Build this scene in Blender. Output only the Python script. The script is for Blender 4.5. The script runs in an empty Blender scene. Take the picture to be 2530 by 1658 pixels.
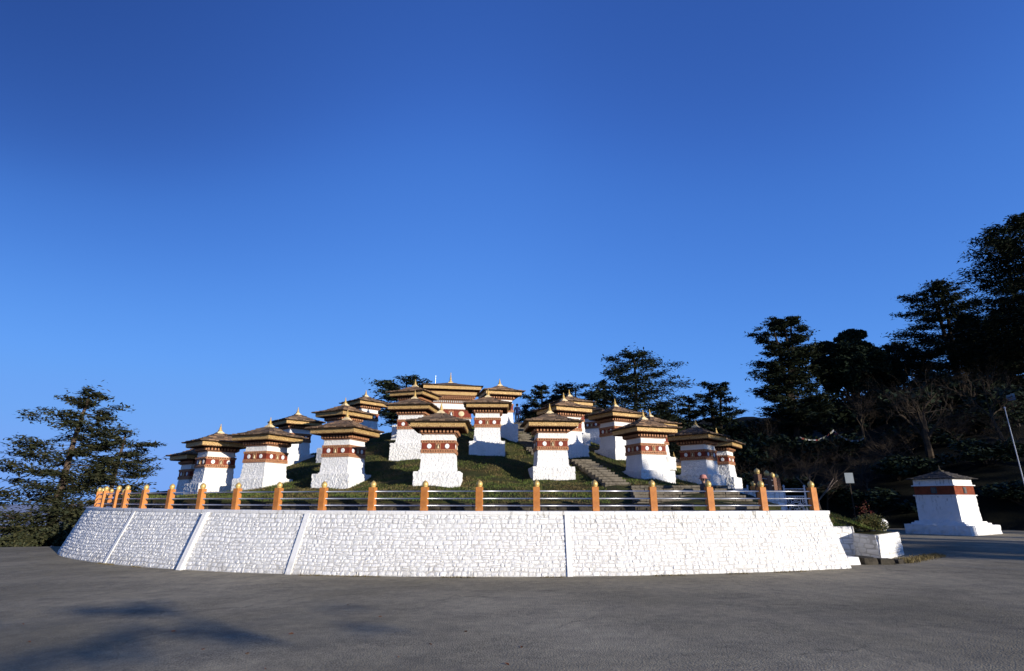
import bpy, math, random
import numpy as np
from mathutils import Vector

# ------------------------------------------------------------------ camera, sky, sun, exposure
scene = bpy.context.scene
PITCH = 0.2915
CAM_Z = 1.9
cam_data = bpy.data.cameras.new('camera')
cam = bpy.data.objects.new('camera', cam_data)
scene.collection.objects.link(cam)
cam_data.sensor_width = 36.0
cam_data.lens = 1350 / 2530 * 36
cam_data.clip_start = 0.1
cam_data.clip_end = 30000
cam.location = (0, 0, CAM_Z)
cam.rotation_euler = (math.pi / 2 + PITCH, 0, 0)
scene.camera = cam

SUN_AZ = math.radians(46)          # from straight behind the camera towards the right
SUN_EL = math.radians(12)
SUN_DIR = Vector((math.sin(SUN_AZ) * math.cos(SUN_EL), -math.cos(SUN_AZ) * math.cos(SUN_EL), math.sin(SUN_EL)))
world = bpy.data.worlds.new("World")
scene.world = world
world.use_nodes = True
wt = world.node_tree
bg = wt.nodes['Background']
sky = wt.nodes.new('ShaderNodeTexSky')
sky.sky_type = 'NISHITA'
sky.sun_disc = False
sky.sun_elevation = SUN_EL
sky.sun_rotation = math.pi - SUN_AZ
sky.altitude = 3100
sky.air_density = 1.0
sky.dust_density = 0.3
sky.ozone_density = 3.0
# hand-fitted curves regrade the three colour bands of the sky
SKY_K = 0.198
def _vm(inp, k):
    x = wt.nodes.new('ShaderNodeVectorMath'); x.operation = 'SCALE'; x.inputs['Scale'].default_value = k
    wt.links.new(inp, x.inputs[0]); return x.outputs[0]
crv = wt.nodes.new('ShaderNodeRGBCurve')
crv.mapping.extend = 'HORIZONTAL'
for ci, pts in enumerate((((0, 0), (.063, .034), (.097, .062), (.209, .122), (.40, .165), (1, .20)),
                          ((0, 0), (.133, .112), (.205, .205), (.429, .345), (.70, .385), (1, .40)),
                          ((0, 0), (.288, .434), (.44, .68), (.823, .90), (1, .91)))):
    c_ = crv.mapping.curves[ci]
    c_.points[0].location = pts[0]; c_.points[1].location = pts[-1]
    for p_ in pts[1:-1]: c_.points.new(*p_)
crv.mapping.update()
# gradient put into the sky colour: darker overhead and towards the left
def _m(op, a, b, clamp=False):
    x = wt.nodes.new('ShaderNodeMath'); x.operation = op; x.use_clamp = clamp
    for i, c in ((0, a), (1, b)):
        if isinstance(c, float): x.inputs[i].default_value = c
        else: wt.links.new(c, x.inputs[i])
    return x.outputs[0]
tcw = wt.nodes.new('ShaderNodeTexCoord'); sep = wt.nodes.new('ShaderNodeSeparateXYZ'); wt.links.new(tcw.outputs['Generated'], sep.inputs[0])
mr_ = wt.nodes.new('ShaderNodeMapRange'); mr_.interpolation_type = 'SMOOTHSTEP'
wt.links.new(sep.outputs[0], mr_.inputs[0]); mr_.inputs[1].default_value = .05; mr_.inputs[2].default_value = -.75
hz = _m('SUBTRACT', 1.0, _m('MULTIPLY', sep.outputs[2], 1.54), True); hz = _m('SUBTRACT', 1.0, _m('MULTIPLY', hz, hz))
fac = _m('SUBTRACT', 1.0, _m('MULTIPLY', _m('MULTIPLY', mr_.outputs[0], hz), .57))
sc_ = wt.nodes.new('ShaderNodeVectorMath'); sc_.operation = 'SCALE'
wt.links.new(_vm(sky.outputs[0], SKY_K), sc_.inputs[0]); wt.links.new(fac, sc_.inputs['Scale'])
wt.links.new(sc_.outputs[0], crv.inputs['Color'])
wt.links.new(_vm(crv.outputs[0], 1 / SKY_K), bg.inputs[0])
bg.inputs[1].default_value = 0.15
sun_data = bpy.data.lights.new('sun', 'SUN')
sun_data.energy = 4.9
sun_data.angle = math.radians(0.5)
sun_data.color = (1.0, 0.92, 0.80)
sun = bpy.data.objects.new('sun', sun_data)
sun.rotation_euler = SUN_DIR.to_track_quat('Z', 'Y').to_euler()
sun.location = SUN_DIR * 60
scene.collection.objects.link(sun)
scene.view_settings.view_transform = 'Standard'
scene.view_settings.look = 'None'
scene.view_settings.exposure = 0.4
scene.view_settings.gamma = 1.0
scene.view_settings.use_curve_mapping = False
scene.cycles.max_bounces = 6

# ------------------------------------------------------------------ surveying helpers (photo pixel + distance -> point of the place)
COL = scene.collection
rng = np.random.default_rng(7)
R_ = random.Random(11)
F = 1350.0
def ray(px, py):
    x = (px - 1265) / F; u = -(py - 829) / F
    c, s = math.cos(PITCH), math.sin(PITCH)
    return np.array([x, c - u * s, s + u * c])
def at(px, py, y):
    r = ray(px, py); p = r * (y / r[1]); p[2] += CAM_Z
    return p
CX, CY, RP = 2.09, 43.7, 27.7       # centre of the round terrace, radius of its railing
def rpost(a):
    return RP - (12 * (-.72 - a) ** 2 if a < -.72 else 0)
def ground_z(x):
    return 0.0117 * max(-45, min(45, x))

# ------------------------------------------------------------------ mesh helpers
class MB:
    def __init__(s): s.v = []; s.f = []; s.m = []; s.n = 0
    def add(s, v, f, m=0):
        s.v.append(np.asarray(v, float).reshape(-1, 3))
        s.f += [tuple(int(i) + s.n for i in q) for q in f]
        s.m += [m] * len(f); s.n += len(s.v[-1])
        return s
    def box(s, c, h, rz=0.0, taper=1.0, m=0):
        x, y, z = c; a, b, d = h
        v = np.array([(-a, -b, -d), (a, -b, -d), (a, b, -d), (-a, b, -d),
                      (-a * taper, -b * taper, d), (a * taper, -b * taper, d), (a * taper, b * taper, d), (-a * taper, b * taper, d)], float)
        if rz:
            cc, ss = math.cos(rz), math.sin(rz)
            v[:, :2] = np.c_[v[:, 0] * cc - v[:, 1] * ss, v[:, 0] * ss + v[:, 1] * cc]
        v += np.array(c, float)
        return s.add(v, [(0, 3, 2, 1), (4, 5, 6, 7), (0, 1, 5, 4), (1, 2, 6, 5), (2, 3, 7, 6), (3, 0, 4, 7)], m)
    def tube(s, pts, rad, n=6, m=0, cap=True):
        pts = [np.asarray(p, float) for p in pts]
        rad = list(rad) if hasattr(rad, '__len__') else [rad] * len(pts)
        vs = []
        for i, p in enumerate(pts):
            d = pts[min(i + 1, len(pts) - 1)] - pts[max(i - 1, 0)]
            d = d / (np.linalg.norm(d) + 1e-9)
            a = np.cross(d, (0, 0, 1.0) if abs(d[2]) < .9 else (1.0, 0, 0)); a /= np.linalg.norm(a)
            b = np.cross(d, a)
            for k in range(n):
                t = 2 * math.pi * k / n
                vs.append(p + rad[i] * (a * math.cos(t) + b * math.sin(t)))
        fs = []
        for i in range(len(pts) - 1):
            for k in range(n):
                k2 = (k + 1) % n
                fs.append((i * n + k, i * n + k2, (i + 1) * n + k2, (i + 1) * n + k))
        if cap:
            fs.append(tuple(range(n))); fs.append(tuple((len(pts) - 1) * n + k for k in reversed(range(n))))
        return s.add(vs, fs, m)
    def lathe(s, prof, n=16, c=(0, 0, 0), m=0, square=False):
        vs = []; fs = []
        for r, z in prof:
            for k in range(n):
                t = 2 * math.pi * (k + (.5 if square else 0)) / n
                vs.append((c[0] + r * math.cos(t), c[1] + r * math.sin(t), c[2] + z))
        for i in range(len(prof) - 1):
            for k in range(n):
                k2 = (k + 1) % n
                fs.append((i * n + k, i * n + k2, (i + 1) * n + k2, (i + 1) * n + k))
        fs.append(tuple(reversed(range(n)))); fs.append(tuple((len(prof) - 1) * n + k for k in range(n)))
        return s.add(vs, fs, m)
    def build(s, name, mats, parent=None, smooth=False, loc=None, rz=0.0):
        me = bpy.data.meshes.new(name)
        me.from_pydata(np.concatenate(s.v).tolist() if s.v else [], [], s.f)
        mats = mats if isinstance(mats, (list, tuple)) else [mats]
        for mm in mats: me.materials.append(mm)
        if len(mats) > 1: me.polygons.foreach_set('material_index', s.m)
        if smooth: me.polygons.foreach_set('use_smooth', [True] * len(me.polygons))
        me.update()
        o = bpy.data.objects.new(name, me)
        COL.objects.link(o)
        if parent is not None: o.parent = parent
        if loc is not None: o.location = loc
        if rz: o.rotation_euler = (0, 0, rz)
        return o
def quads(name, V, mat, parent=None):
    """V: (n,4,3) array of quads, one mesh"""
    n = len(V); me = bpy.data.meshes.new(name)
    me.vertices.add(n * 4); me.vertices.foreach_set('co', V.reshape(-1).astype(np.float32))
    me.loops.add(n * 4); me.loops.foreach_set('vertex_index', np.arange(n * 4, dtype=np.int32))
    me.polygons.add(n); me.polygons.foreach_set('loop_start', np.arange(0, n * 4, 4, dtype=np.int32))
    me.materials.append(mat); me.update(calc_edges=True)
    o = bpy.data.objects.new(name, me); COL.objects.link(o)
    if parent is not None: o.parent = parent
    return o
def grid(name, X, Y, Z, mat, mask=None, smooth=True):
    ny, nx = X.shape
    me = bpy.data.meshes.new(name)
    idx = np.arange(ny * nx).reshape(ny, nx)
    q = np.stack([idx[:-1, :-1], idx[:-1, 1:], idx[1:, 1:], idx[1:, :-1]], -1).reshape(-1, 4)
    if mask is not None: q = q[mask.reshape(-1)]
    used, inv = np.unique(q, return_inverse=True)
    V = np.stack([X, Y, Z], -1).reshape(-1, 3)[used]
    me.from_pydata(V.tolist(), [], inv.reshape(-1, 4).tolist())
    me.materials.append(mat)
    if smooth: me.polygons.foreach_set('use_smooth', [True] * len(me.polygons))
    me.update()
    o = bpy.data.objects.new(name, me); COL.objects.link(o)
    return o
def empty(name, loc, rz=0.0):
    o = bpy.data.objects.new(name, None); COL.objects.link(o)
    o.location = tuple(loc); o.rotation_euler = (0, 0, rz); o.empty_display_size = .3
    return o
def tag(o, label=None, cat=None, group=None, kind=None):
    if label: o['label'] = label
    if cat: o['category'] = cat
    if group: o['group'] = group
    if kind: o['kind'] = kind
    return o
def copy_tree(o, parent=None):
    c = o.copy(); COL.objects.link(c)
    if parent is not None: c.parent = parent
    for ch in list(o.children): copy_tree(ch, c)
    return c
def vnoise(x, y, seed=0, f=1.0):
    """smooth value noise, arrays"""
    x = np.asarray(x) * f + seed * 13.7; y = np.asarray(y) * f + seed * 7.3
    xi = np.floor(x); yi = np.floor(y); fx = x - xi; fy = y - yi
    fx = fx * fx * (3 - 2 * fx); fy = fy * fy * (3 - 2 * fy)
    h = lambda a, b: np.modf(np.abs(np.sin(a * 127.1 + b * 311.7 + seed) * 43758.5453))[0]
    return ((h(xi, yi) * (1 - fx) + h(xi + 1, yi) * fx) * (1 - fy) + (h(xi, yi + 1) * (1 - fx) + h(xi + 1, yi + 1) * fx) * fy) * 2 - 1

# ------------------------------------------------------------------ materials
class NT:
    def __init__(s, name, rough=.8, spec=.3):
        s.m = bpy.data.materials.new(name); s.m.use_nodes = True
        s.t = s.m.node_tree; s.b = s.t.nodes['Principled BSDF']
        s.b.inputs['Roughness'].default_value = rough
        s.b.inputs['Specular IOR Level'].default_value = spec
        s.tc = s.t.nodes.new('ShaderNodeTexCoord')
    def n(s, t, **k):
        x = s.t.nodes.new(t)
        for a, v in k.items():
            if hasattr(x, a): setattr(x, a, v)
            else: x.inputs[a.replace('_', ' ')].default_value = v
        return x
    def l(s, a, b): s.t.links.new(a, b)
    def coords(s, scale=(1, 1, 1), kind='Object'):
        if getattr(s, 'vary', False):
            oi = s.n('ShaderNodeObjectInfo'); k = s.n('ShaderNodeVectorMath'); k.operation = 'SCALE'; k.inputs[0].default_value = (13.0, 7.0, 5.0)
            s.l(oi.outputs['Random'], k.inputs['Scale']); a = s.n('ShaderNodeVectorMath'); a.operation = 'ADD'
            s.l(s.tc.outputs[kind], a.inputs[0]); s.l(k.outputs[0], a.inputs[1])
            mp = s.n('ShaderNodeMapping'); mp.inputs['Scale'].default_value = scale; s.l(a.outputs[0], mp.inputs[0]); return mp.outputs[0]
        mp = s.n('ShaderNodeMapping'); mp.inputs['Scale'].default_value = scale
        s.l(s.tc.outputs[kind], mp.inputs[0]); return mp.outputs[0]
    def noise(s, scale, detail=4, rough=.55, vec=None, out='Fac'):
        x = s.n('ShaderNodeTexNoise'); x.inputs['Scale'].default_value = scale
        x.inputs['Detail'].default_value = detail; x.inputs['Roughness'].default_value = rough
        s.l(vec if vec is not None else s.coords(), x.inputs['Vector']); return x.outputs[out]
    def voro(s, scale, vec=None, feature='F1', out='Distance'):
        x = s.n('ShaderNodeTexVoronoi'); x.feature = feature; x.inputs['Scale'].default_value = scale
        s.l(vec if vec is not None else s.coords(), x.inputs['Vector']); return x.outputs[out]
    def ramp(s, fac, stops):
        x = s.n('ShaderNodeValToRGB'); e = x.color_ramp.elements
        while len(e) < len(stops): e.new(.5)
        for i, (p, c) in enumerate(stops):
            e[i].position = p; e[i].color = (*c, 1) if len(c) == 3 else c
        s.l(fac, x.inputs[0]); return x.outputs[0]
    def mix(s, fac, a, b, mode='MIX'):
        x = s.n('ShaderNodeMix'); x.data_type = 'RGBA'; x.blend_type = mode
        if isinstance(fac, (int, float)): x.inputs[0].default_value = fac
        else: s.l(fac, x.inputs[0])
        for i, c in ((6, a), (7, b)):
            if isinstance(c, tuple): x.inputs[i].default_value = (*c, 1)
            else: s.l(c, x.inputs[i])
        return x.outputs[2]
    def math(s, op, a, b=0.0):
        x = s.n('ShaderNodeMath'); x.operation = op
        for i, c in ((0, a), (1, b)):
            if isinstance(c, (int, float)): x.inputs[i].default_value = c
            else: s.l(c, x.inputs[i])
        return x.outputs[0]
    def color(s, c):
        if isinstance(c, tuple): s.b.inputs['Base Color'].default_value = (*c, 1)
        else: s.l(c, s.b.inputs['Base Color'])
    def bump(s, h, strength=.5, dist=.01, prev=None):
        x = s.n('ShaderNodeBump'); x.inputs['Strength'].default_value = strength; x.inputs['Distance'].default_value = dist
        s.l(h, x.inputs['Height'])
        if prev is not None: s.l(prev, x.inputs['Normal'])
        s.l(x.outputs[0], s.b.inputs['Normal']); return x.outputs[0]

def m_whitewash(name, dirt=.5, bump=.012, base=(.77, .755, .72), streak=False, pits=False):
    t = NT(name, .85, .2); t.vary = pits
    v = t.coords()
    n1 = t.noise(2.3, 5, .6, v); n2 = t.noise(14, 5, .65, v)
    c = t.mix(t.ramp(n1, [(.42, (0, 0, 0)), (.75, (1, 1, 1))]), base, (.69, .68, .64))
    spots = t.ramp(t.noise(9, 6, .75, v), [(.62, (0, 0, 0)), (.72, (1, 1, 1))])
    spots = t.mix(1.0, spots, t.ramp(n2, [(.5, (0, 0, 0)), (.62, (1, 1, 1))]), 'MULTIPLY')
    c = t.mix(t.math('MULTIPLY', spots, dirt), c, (.22, .20, .16))
    if streak:
        sx = t.n('ShaderNodeSeparateXYZ'); t.l(t.tc.outputs['Object'], sx.inputs[0])
        top = t.ramp(sx.outputs[2], [(0.0, (0, 0, 0)), (1.0, (1, 1, 1))])
        mr = t.n('ShaderNodeMapRange'); t.l(sx.outputs[2], mr.inputs[0])
        mr.inputs[1].default_value = 1.0; mr.inputs[2].default_value = 1.55
        vv = t.coords((9, 9, 1.6))
        mr2 = t.n('ShaderNodeMapRange'); t.l(sx.outputs[2], mr2.inputs[0]); mr2.inputs[1].default_value = .30; mr2.inputs[2].default_value = -.05
        low = t.ramp(t.noise(3.0, 6, .7, v), [(.42, (0, 0, 0)), (.62, (1, 1, 1))])
        c = t.mix(t.math('MULTIPLY', low, t.math('MULTIPLY', mr2.outputs[0], .55)), c, (.30, .27, .22))
        st = t.ramp(t.noise(1.0, 6, .75, vv), [(.55, (0, 0, 0)), (.66, (1, 1, 1))])
        c = t.mix(t.math('MULTIPLY', st, t.math('MULTIPLY', mr.outputs[0], .8)), c, (.10, .085, .05))
    if pits:
        pt = t.ramp(t.noise(26, 4, .7, v), [(.30, (1, 1, 1)), (.38, (0, 0, 0))])
        c = t.mix(t.math('MULTIPLY', pt, .55), c, (.30, .29, .26))
        vs_ = t.coords((7, 7, .9)); ws = t.ramp(t.noise(1.0, 6, .7, vs_), [(.55, (0, 0, 0)), (.75, (1, 1, 1))])
        c = t.mix(t.math('MULTIPLY', ws, .38), c, (.42, .41, .37))
    t.color(c)
    h = t.math('ADD', t.noise(34, 4, .6, v), t.math('MULTIPLY', t.noise(15, 3, .5, v), 1.2))
    t.bump(h, 1.0, bump)
    return t.m
def m_plain(name, col, rough=.7, spec=.3, var=.25, scale=12, bump=.003, metal=0.0, dark=None):
    t = NT(name, rough, spec); v = t.coords()
    d = dark or tuple(x * (1 - var * 1.6) for x in col)
    l = tuple(min(1, x * (1 + var * .6)) for x in col)
    t.color(t.ramp(t.noise(scale, 5, .6, v), [(.3, d), (.52, col), (.75, l)]))
    t.b.inputs['Metallic'].default_value = metal
    if bump: t.bump(t.noise(scale * 4, 4, .6, v), .6, bump)
    return t.m
M = {}
M['white'] = m_whitewash('whitewashed_rubble', .75, .026, pits=True)
M['white_stone'] = m_whitewash('whitewashed_masonry', .45, .008, streak=True)
M['white_joint'] = m_whitewash('masonry_joint', .9, .02, (.52, .50, .46), streak=True)
M['white_smooth'] = m_whitewash('white_plaster', .35, .006, (.76, .745, .715), streak=True)
M['medal'] = m_plain('white_disc', (.78, .78, .74), .7, .3, .12, 30)
M['frieze'] = m_plain('red_ochre', (.19, .032, .014), .75, .3, .25, 7)
M['dentil'] = m_plain('painted_timber', (.40, .19, .095), .7, .3, .35, 16)
M['dentil_dark'] = m_plain('dark_painted_timber', (.055, .022, .015), .8, .2, .4, 14)
M['timber'] = m_plain('eave_timber', (.10, .04, .022), .85, .2, .4, 14)
M['niche'] = m_plain('niche_statue', (.10, .09, .08), .6, .4, .3, 20)
M['gold'] = m_plain('gold_paint', (.60, .41, .13), .38, .6, .25, 9, .001, .25)
M['pale_gold'] = m_plain('pale_gold_paint', (.62, .50, .29), .6, .4, .25, 9, .003)
def m_post():
    t = NT('orange_post_paint', .65, .3); v = t.coords()
    c = t.ramp(t.noise(6, 5, .6, v), [(.3, (.36, .13, .032)), (.52, (.47, .175, .038)), (.75, (.53, .215, .06))])
    oi = t.n('ShaderNodeObjectInfo'); c = t.mix(.6, c, t.mix(1.0, c, t.ramp(oi.outputs['Random'], [(0, (.78, .76, .75)), (1, (1.12, 1.12, 1.15))]), 'MULTIPLY'))
    chip = t.ramp(t.noise(19, 5, .75, t.coords((1, 1, .6))), [(.63, (0, 0, 0)), (.67, (1, 1, 1))]); c = t.mix(t.math('MULTIPLY', chip, .7), c, (.30, .27, .24))
    t.color(c); t.bump(t.noise(30, 4, .6, v), .5, .004); return t.m
M['orange'] = m_post()
M['brown_post'] = m_plain('brown_post_paint', (.13, .055, .025), .6, .4, .25, 9, .002)
M['steel'] = m_plain('steel_pipe', (.50, .51, .54), .35, .5, .1, 10, 0, .7)
def m_fascia():
    t = NT('gilded_fascia', .6, .4); v = t.coords()
    vo = t.voro(8.5, v); n = t.noise(26, 4, .6, v)
    rings = t.math('ABSOLUTE', t.math('SUBTRACT', t.math('FRACT', t.math('MULTIPLY', vo, 4.2)), .5))
    c = t.mix(t.ramp(rings, [(.14, (1, 1, 1)), (.28, (0, 0, 0))]), (.60, .41, .17), (.13, .065, .022))
    c = t.mix(t.ramp(n, [(.5, (0, 0, 0)), (.68, (1, 1, 1))]), c, (.36, .20, .055))
    t.color(c); t.b.inputs['Metallic'].default_value = .15
    t.bump(rings, .5, .01)
    return t.m
M['fascia'] = m_fascia()
def m_roof():
    t = NT('weathered_shingle', .85, .25); t.vary = True
    v = t.coords(); g = t.n('ShaderNodeNewGeometry')
    c = t.ramp(g.outputs['Random Per Island'], [(0, (.06, .042, .030)), (.35, (.12, .083, .058)), (.7, (.18, .122, .082)), (1, (.30, .195, .12))])
    n = t.noise(7, 6, .7, v)
    c = t.mix(t.ramp(n, [(.35, (0, 0, 0)), (.7, (1, 1, 1))]), t.mix(1.0, c, (.55, .55, .55), 'MULTIPLY'), c)
    c = t.mix(t.ramp(t.noise(4, 5, .7, v), [(.6, (0, 0, 0)), (.75, (1, 1, 1))]), c, (.16, .15, .12))
    oi = t.n('ShaderNodeObjectInfo'); c = t.mix(.55, c, t.mix(1.0, c, t.ramp(oi.outputs['Random'], [(0, (.6, .62, .66)), (.5, (1, 1, 1)), (1, (1.5, 1.3, 1.1))]), 'MULTIPLY'))
    t.color(c); t.bump(t.noise(30, 5, .65, t.coords((1, 1, 3))), .8, .02)
    return t.m
M['roof'] = m_roof()
M['slate'] = m_plain('dark_slate', (.055, .048, .042), .85, .25, .45, 4, .02)
def m_asphalt():
    t = NT('worn_asphalt', .92, .2); v = t.coords()
    big = t.noise(.16, 5, .6, v); mid = t.noise(1.3, 6, .68, v)
    c = t.mix(t.ramp(big, [(.36, (0, 0, 0)), (.62, (1, 1, 1))]), (.215, .184, .118), (.385, .330, .220))
    c = t.mix(t.ramp(mid, [(.42, (0, 0, 0)), (.72, (1, 1, 1))]), c, t.mix(.55, c, (.11, .098, .075)))
    c = t.mix(t.ramp(t.noise(5.5, 6, .72, v), [(.40, (0, 0, 0)), (.70, (1, 1, 1))]), t.mix(1.0, c, (.86, .86, .87), 'MULTIPLY'), t.mix(1.0, c, (1.14, 1.13, 1.11), 'MULTIPLY'))
    # loose, coarse aggregate shows in patches
    rough = t.ramp(t.noise(.45, 5, .65, v), [(.44, (.15, .15, .15)), (.60, (1, 1, 1))])
    vo = t.voro(42, v); vo2 = t.voro(17, v, out='Color'); sp = t.noise(60, 3, .8, v)
    grit = t.ramp(vo, [(0, (2.2, 2.15, 2.1)), (.22, (1.25, 1.25, 1.25)), (.5, (.8, .8, .8)), (.8, (.30, .30, .32))])
    gr2 = t.ramp(sp, [(.28, (.45, .45, .46)), (.5, (1, 1, 1)), (.72, (1.7, 1.68, 1.62))])
    c = t.mix(t.math('MULTIPLY', rough, .6), c, t.mix(1.0, c, grit, 'MULTIPLY'))
    c = t.mix(.45, c, t.mix(1.0, c, gr2, 'MULTIPLY'))
    stains = t.ramp(t.noise(.55, 5, .62, t.coords((1, 2.2, 1))), [(.58, (0, 0, 0)), (.70, (1, 1, 1))])
    c = t.mix(t.math('MULTIPLY', stains, .4), c, (.075, .066, .052))
    wv = t.n('ShaderNodeVectorMath'); wv.operation = 'ADD'; t.l(v, wv.inputs[0])
    wn = t.n('ShaderNodeVectorMath'); wn.operation = 'SCALE'; wn.inputs['Scale'].default_value = .9; t.l(t.noise(1.1, 4, .6, v, out='Color'), wn.inputs[0]); t.l(wn.outputs[0], wv.inputs[1])
    ck = t.ramp(t.voro(.33, wv.outputs[0], feature='DISTANCE_TO_EDGE'), [(0, (1, 1, 1)), (.010, (0, 0, 0))])
    ck = t.mix(1.0, ck, t.ramp(t.noise(.3, 3, .5, v), [(.48, (0, 0, 0)), (.6, (1, 1, 1))]), 'MULTIPLY')
    c = t.mix(t.math('MULTIPLY', ck, .5), c, (.05, .045, .035))
    t.color(c)
    b1 = t.bump(vo, .8, .006)
    t.bump(t.noise(9, 5, .7, v), .4, .010, b1)
    return t.m
M['asphalt'] = m_asphalt()
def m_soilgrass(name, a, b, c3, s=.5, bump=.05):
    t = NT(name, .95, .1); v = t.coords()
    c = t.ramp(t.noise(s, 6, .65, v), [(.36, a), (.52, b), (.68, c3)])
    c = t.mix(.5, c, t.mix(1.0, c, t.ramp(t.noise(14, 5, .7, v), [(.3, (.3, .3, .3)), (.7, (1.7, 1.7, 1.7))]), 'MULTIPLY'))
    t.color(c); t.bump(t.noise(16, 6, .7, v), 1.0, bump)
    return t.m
M['mound'] = m_soilgrass('mound_turf', (.045, .036, .016), (.046, .052, .016), (.085, .058, .026), .75)
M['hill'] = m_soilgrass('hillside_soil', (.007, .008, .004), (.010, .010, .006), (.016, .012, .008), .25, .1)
M['valley'] = m_plain('valley_haze_tint', (.30, .33, .40), .95, .05, .1, .002, 0)  # blue of the distant haze painted into the sheet's surface colour
def m_leafy(name, a, b, c3, sheen=.1):
    t = NT(name, .75, .2); g = t.n('ShaderNodeNewGeometry')
    t.color(t.ramp(g.outputs['Random Per Island'], [(0, a), (.5, b), (1, c3)]))
    return t.m
def m_grass():
    t = NT('grass_blade', .8, .15); g = t.n('ShaderNodeNewGeometry')
    a = t.ramp(g.outputs['Random Per Island'], [(0, (.040, .070, .013)), (.5, (.072, .115, .022)), (1, (.14, .14, .04))])
    b = t.ramp(g.outputs['Random Per Island'], [(0, (.065, .050, .020)), (.5, (.13, .098, .036)), (1, (.21, .16, .07))])
    t.color(t.mix(t.ramp(t.noise(.75, 5, .65), [(.44, (0, 0, 0)), (.58, (1, 1, 1))]), a, b)); return t.m
M['grass'] = m_grass()
M['drygrass'] = m_leafy('dry_grass_blade', (.10, .085, .03), (.16, .12, .05), (.22, .17, .08))
M['pine'] = m_leafy('conifer_needle', (.014, .024, .013), (.024, .036, .018), (.045, .050, .024))
M['pine_warm'] = m_leafy('conifer_needle_warm', (.022, .028, .013), (.040, .046, .020), (.070, .066, .030))
M['broad'] = m_leafy('evergreen_leaf', (.010, .020, .011), (.018, .030, .015), (.030, .042, .020))
M['shrub'] = m_leafy('shrub_leaf', (.045, .060, .018), (.085, .085, .028), (.13, .10, .035))
M['redleaf'] = m_leafy('red_shrub_leaf', (.10, .02, .015), (.16, .04, .03), (.12, .09, .03))
M['bark'] = m_plain('conifer_bark', (.105, .075, .058), .9, .1, .35, 6, .02)
M['bark_dark'] = m_plain('dark_bark', (.035, .028, .022), .9, .1, .35, 6, .02)
M['bark_pale'] = m_plain('pale_bark', (.15, .115, .09), .85, .15, .4, 5, .01)
M['twig'] = m_plain('bare_twig', (.050, .038, .027), .9, .1, .3, 5, 0)
M['stone'] = m_plain('step_stone', (.145, .125, .095), .9, .15, .4, 5, .02)
M['stone_dark'] = m_plain('mossy_kerb_stone', (.055, .047, .034), .9, .15, .45, 6, .02)
M['leaf'] = m_plain('fallen_leaf', (.20, .065, .025), .8, .2, .3, 20, 0)
M['iron'] = m_plain('gate_iron', (.45, .47, .50), .5, .5, .1, 10, 0, .2)
M['board'] = m_plain('white_board', (.25, .28, .29), .6, .3, .08, 3, 0)
M['bluecan'] = m_plain('blue_board', (.06, .12, .20), .6, .3, .2, 6, 0)

# ------------------------------------------------------------------ chorten positions (name, finial tip px, distance, corner turn, base lift)
CH = [  # key, tip px x, y, distance, psi (deg: turn of the right face away from the viewer)
    ('A2', 546.7, 1047.5, 25.3, 20), ('B', 669.6, 1031.0, 24.3, 45), ('H', 737.5, 1006.0, 30.8, 24), ('E', 904.8, 963.6, 34.3, 33),
    ('F', 854.5, 982.0, 28.6, 42), ('G', 859.5, 1012.6, 23.1, 57), ('I', 1026.0, 964.7, 26.9, 74), ('J', 1026.8, 937.4, 30.5, 62),
    ('C', 1091.0, 994.0, 21.2, 84), ('M', 1205.8, 961.0, 27.0, 89), ('N', 1357.6, 997.0, 23.1, 9), ('O2', 1392.0, 970.0, 27.4, 31),
    ('O1', 1405.8, 962.3, 32.4, 28), ('O3', 1470.6, 990.0, 38.0, 60), ('PP', 1518.5, 985.0, 28.6, 40), ('Q', 1587.7, 1013.0, 24.4, 34),
    ('Q2', 1604.3, 1010.8, 30.5, 45), ('R', 1716.9, 1033.8, 26.4, 66), ('S', 1768.8, 1057.0, 30.1, 75), ('A1', 503.0, 1083.0, 27.5, 22),
]
CHP = {}
for key, px, py, D, psi in CH:
    p = at(px, py, D)
    h = 3.16
    az_cam = math.atan2(-p[0], p[1])            # azimuth (from -y towards +x) of the way back to the camera
    CHP[key] = (np.array([p[0], p[1], p[2] - h]), az_cam + math.radians(psi))
# central chorten (larger) and its right wing, the open-sided one
BASEK = at(1114, 920, 42); BASEK[2] -= 4.60
BASEL = at(1234.6, 935.8, 30.6); BASEL[2] -= 3.16

# ------------------------------------------------------------------ terrain
ctrl = []
for k, (p, a) in CHP.items(): ctrl.append((p[0], p[1], p[2] + .12))
ctrl += [(BASEK[0], BASEK[1], BASEK[2]), (BASEL[0], BASEL[1], BASEL[2] + .1), (.4, 44.5, 7.75), (-2, 44, 7.7), (1.2, 36, 6.0)]
for a in np.linspace(-3.1, 3.1, 50):
    r = rpost(a) - .75 if a > -1.35 else 22.5
    back = .5 - .5 * math.cos(a)
    ctrl.append((CX + r * math.sin(a), CY - r * math.cos(a), 1.80 + 1.6 * back)) if not (a > .3 and a < 1.9) else None
ctrl += [(3.9, 18.3, 1.75), (4.2, 20.0, 2.25), (3.6, 21.0, 2.45), (2.9, 24.5, 3.35), (1.3, 27.8, 4.2), (.5, 30.8, 4.9), (7.2, 20.2, 2.25), (8.6, 21.5, 2.1), (9.6, 20.2, 1.85), (-8, 38, 5.9), (-15, 36, 3.6), (12, 38, 4.0), (2, 52, 6.0), (11.4, 22, 1.0), (13.3, 26, .7), (15.7, 31, .5), (18.3, 36, .5), (21.5, 42, .5), (13.2, 31.5, 1.9), (10.6, 24.5, 1.9)]
ctrl = np.array(ctrl)
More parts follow.
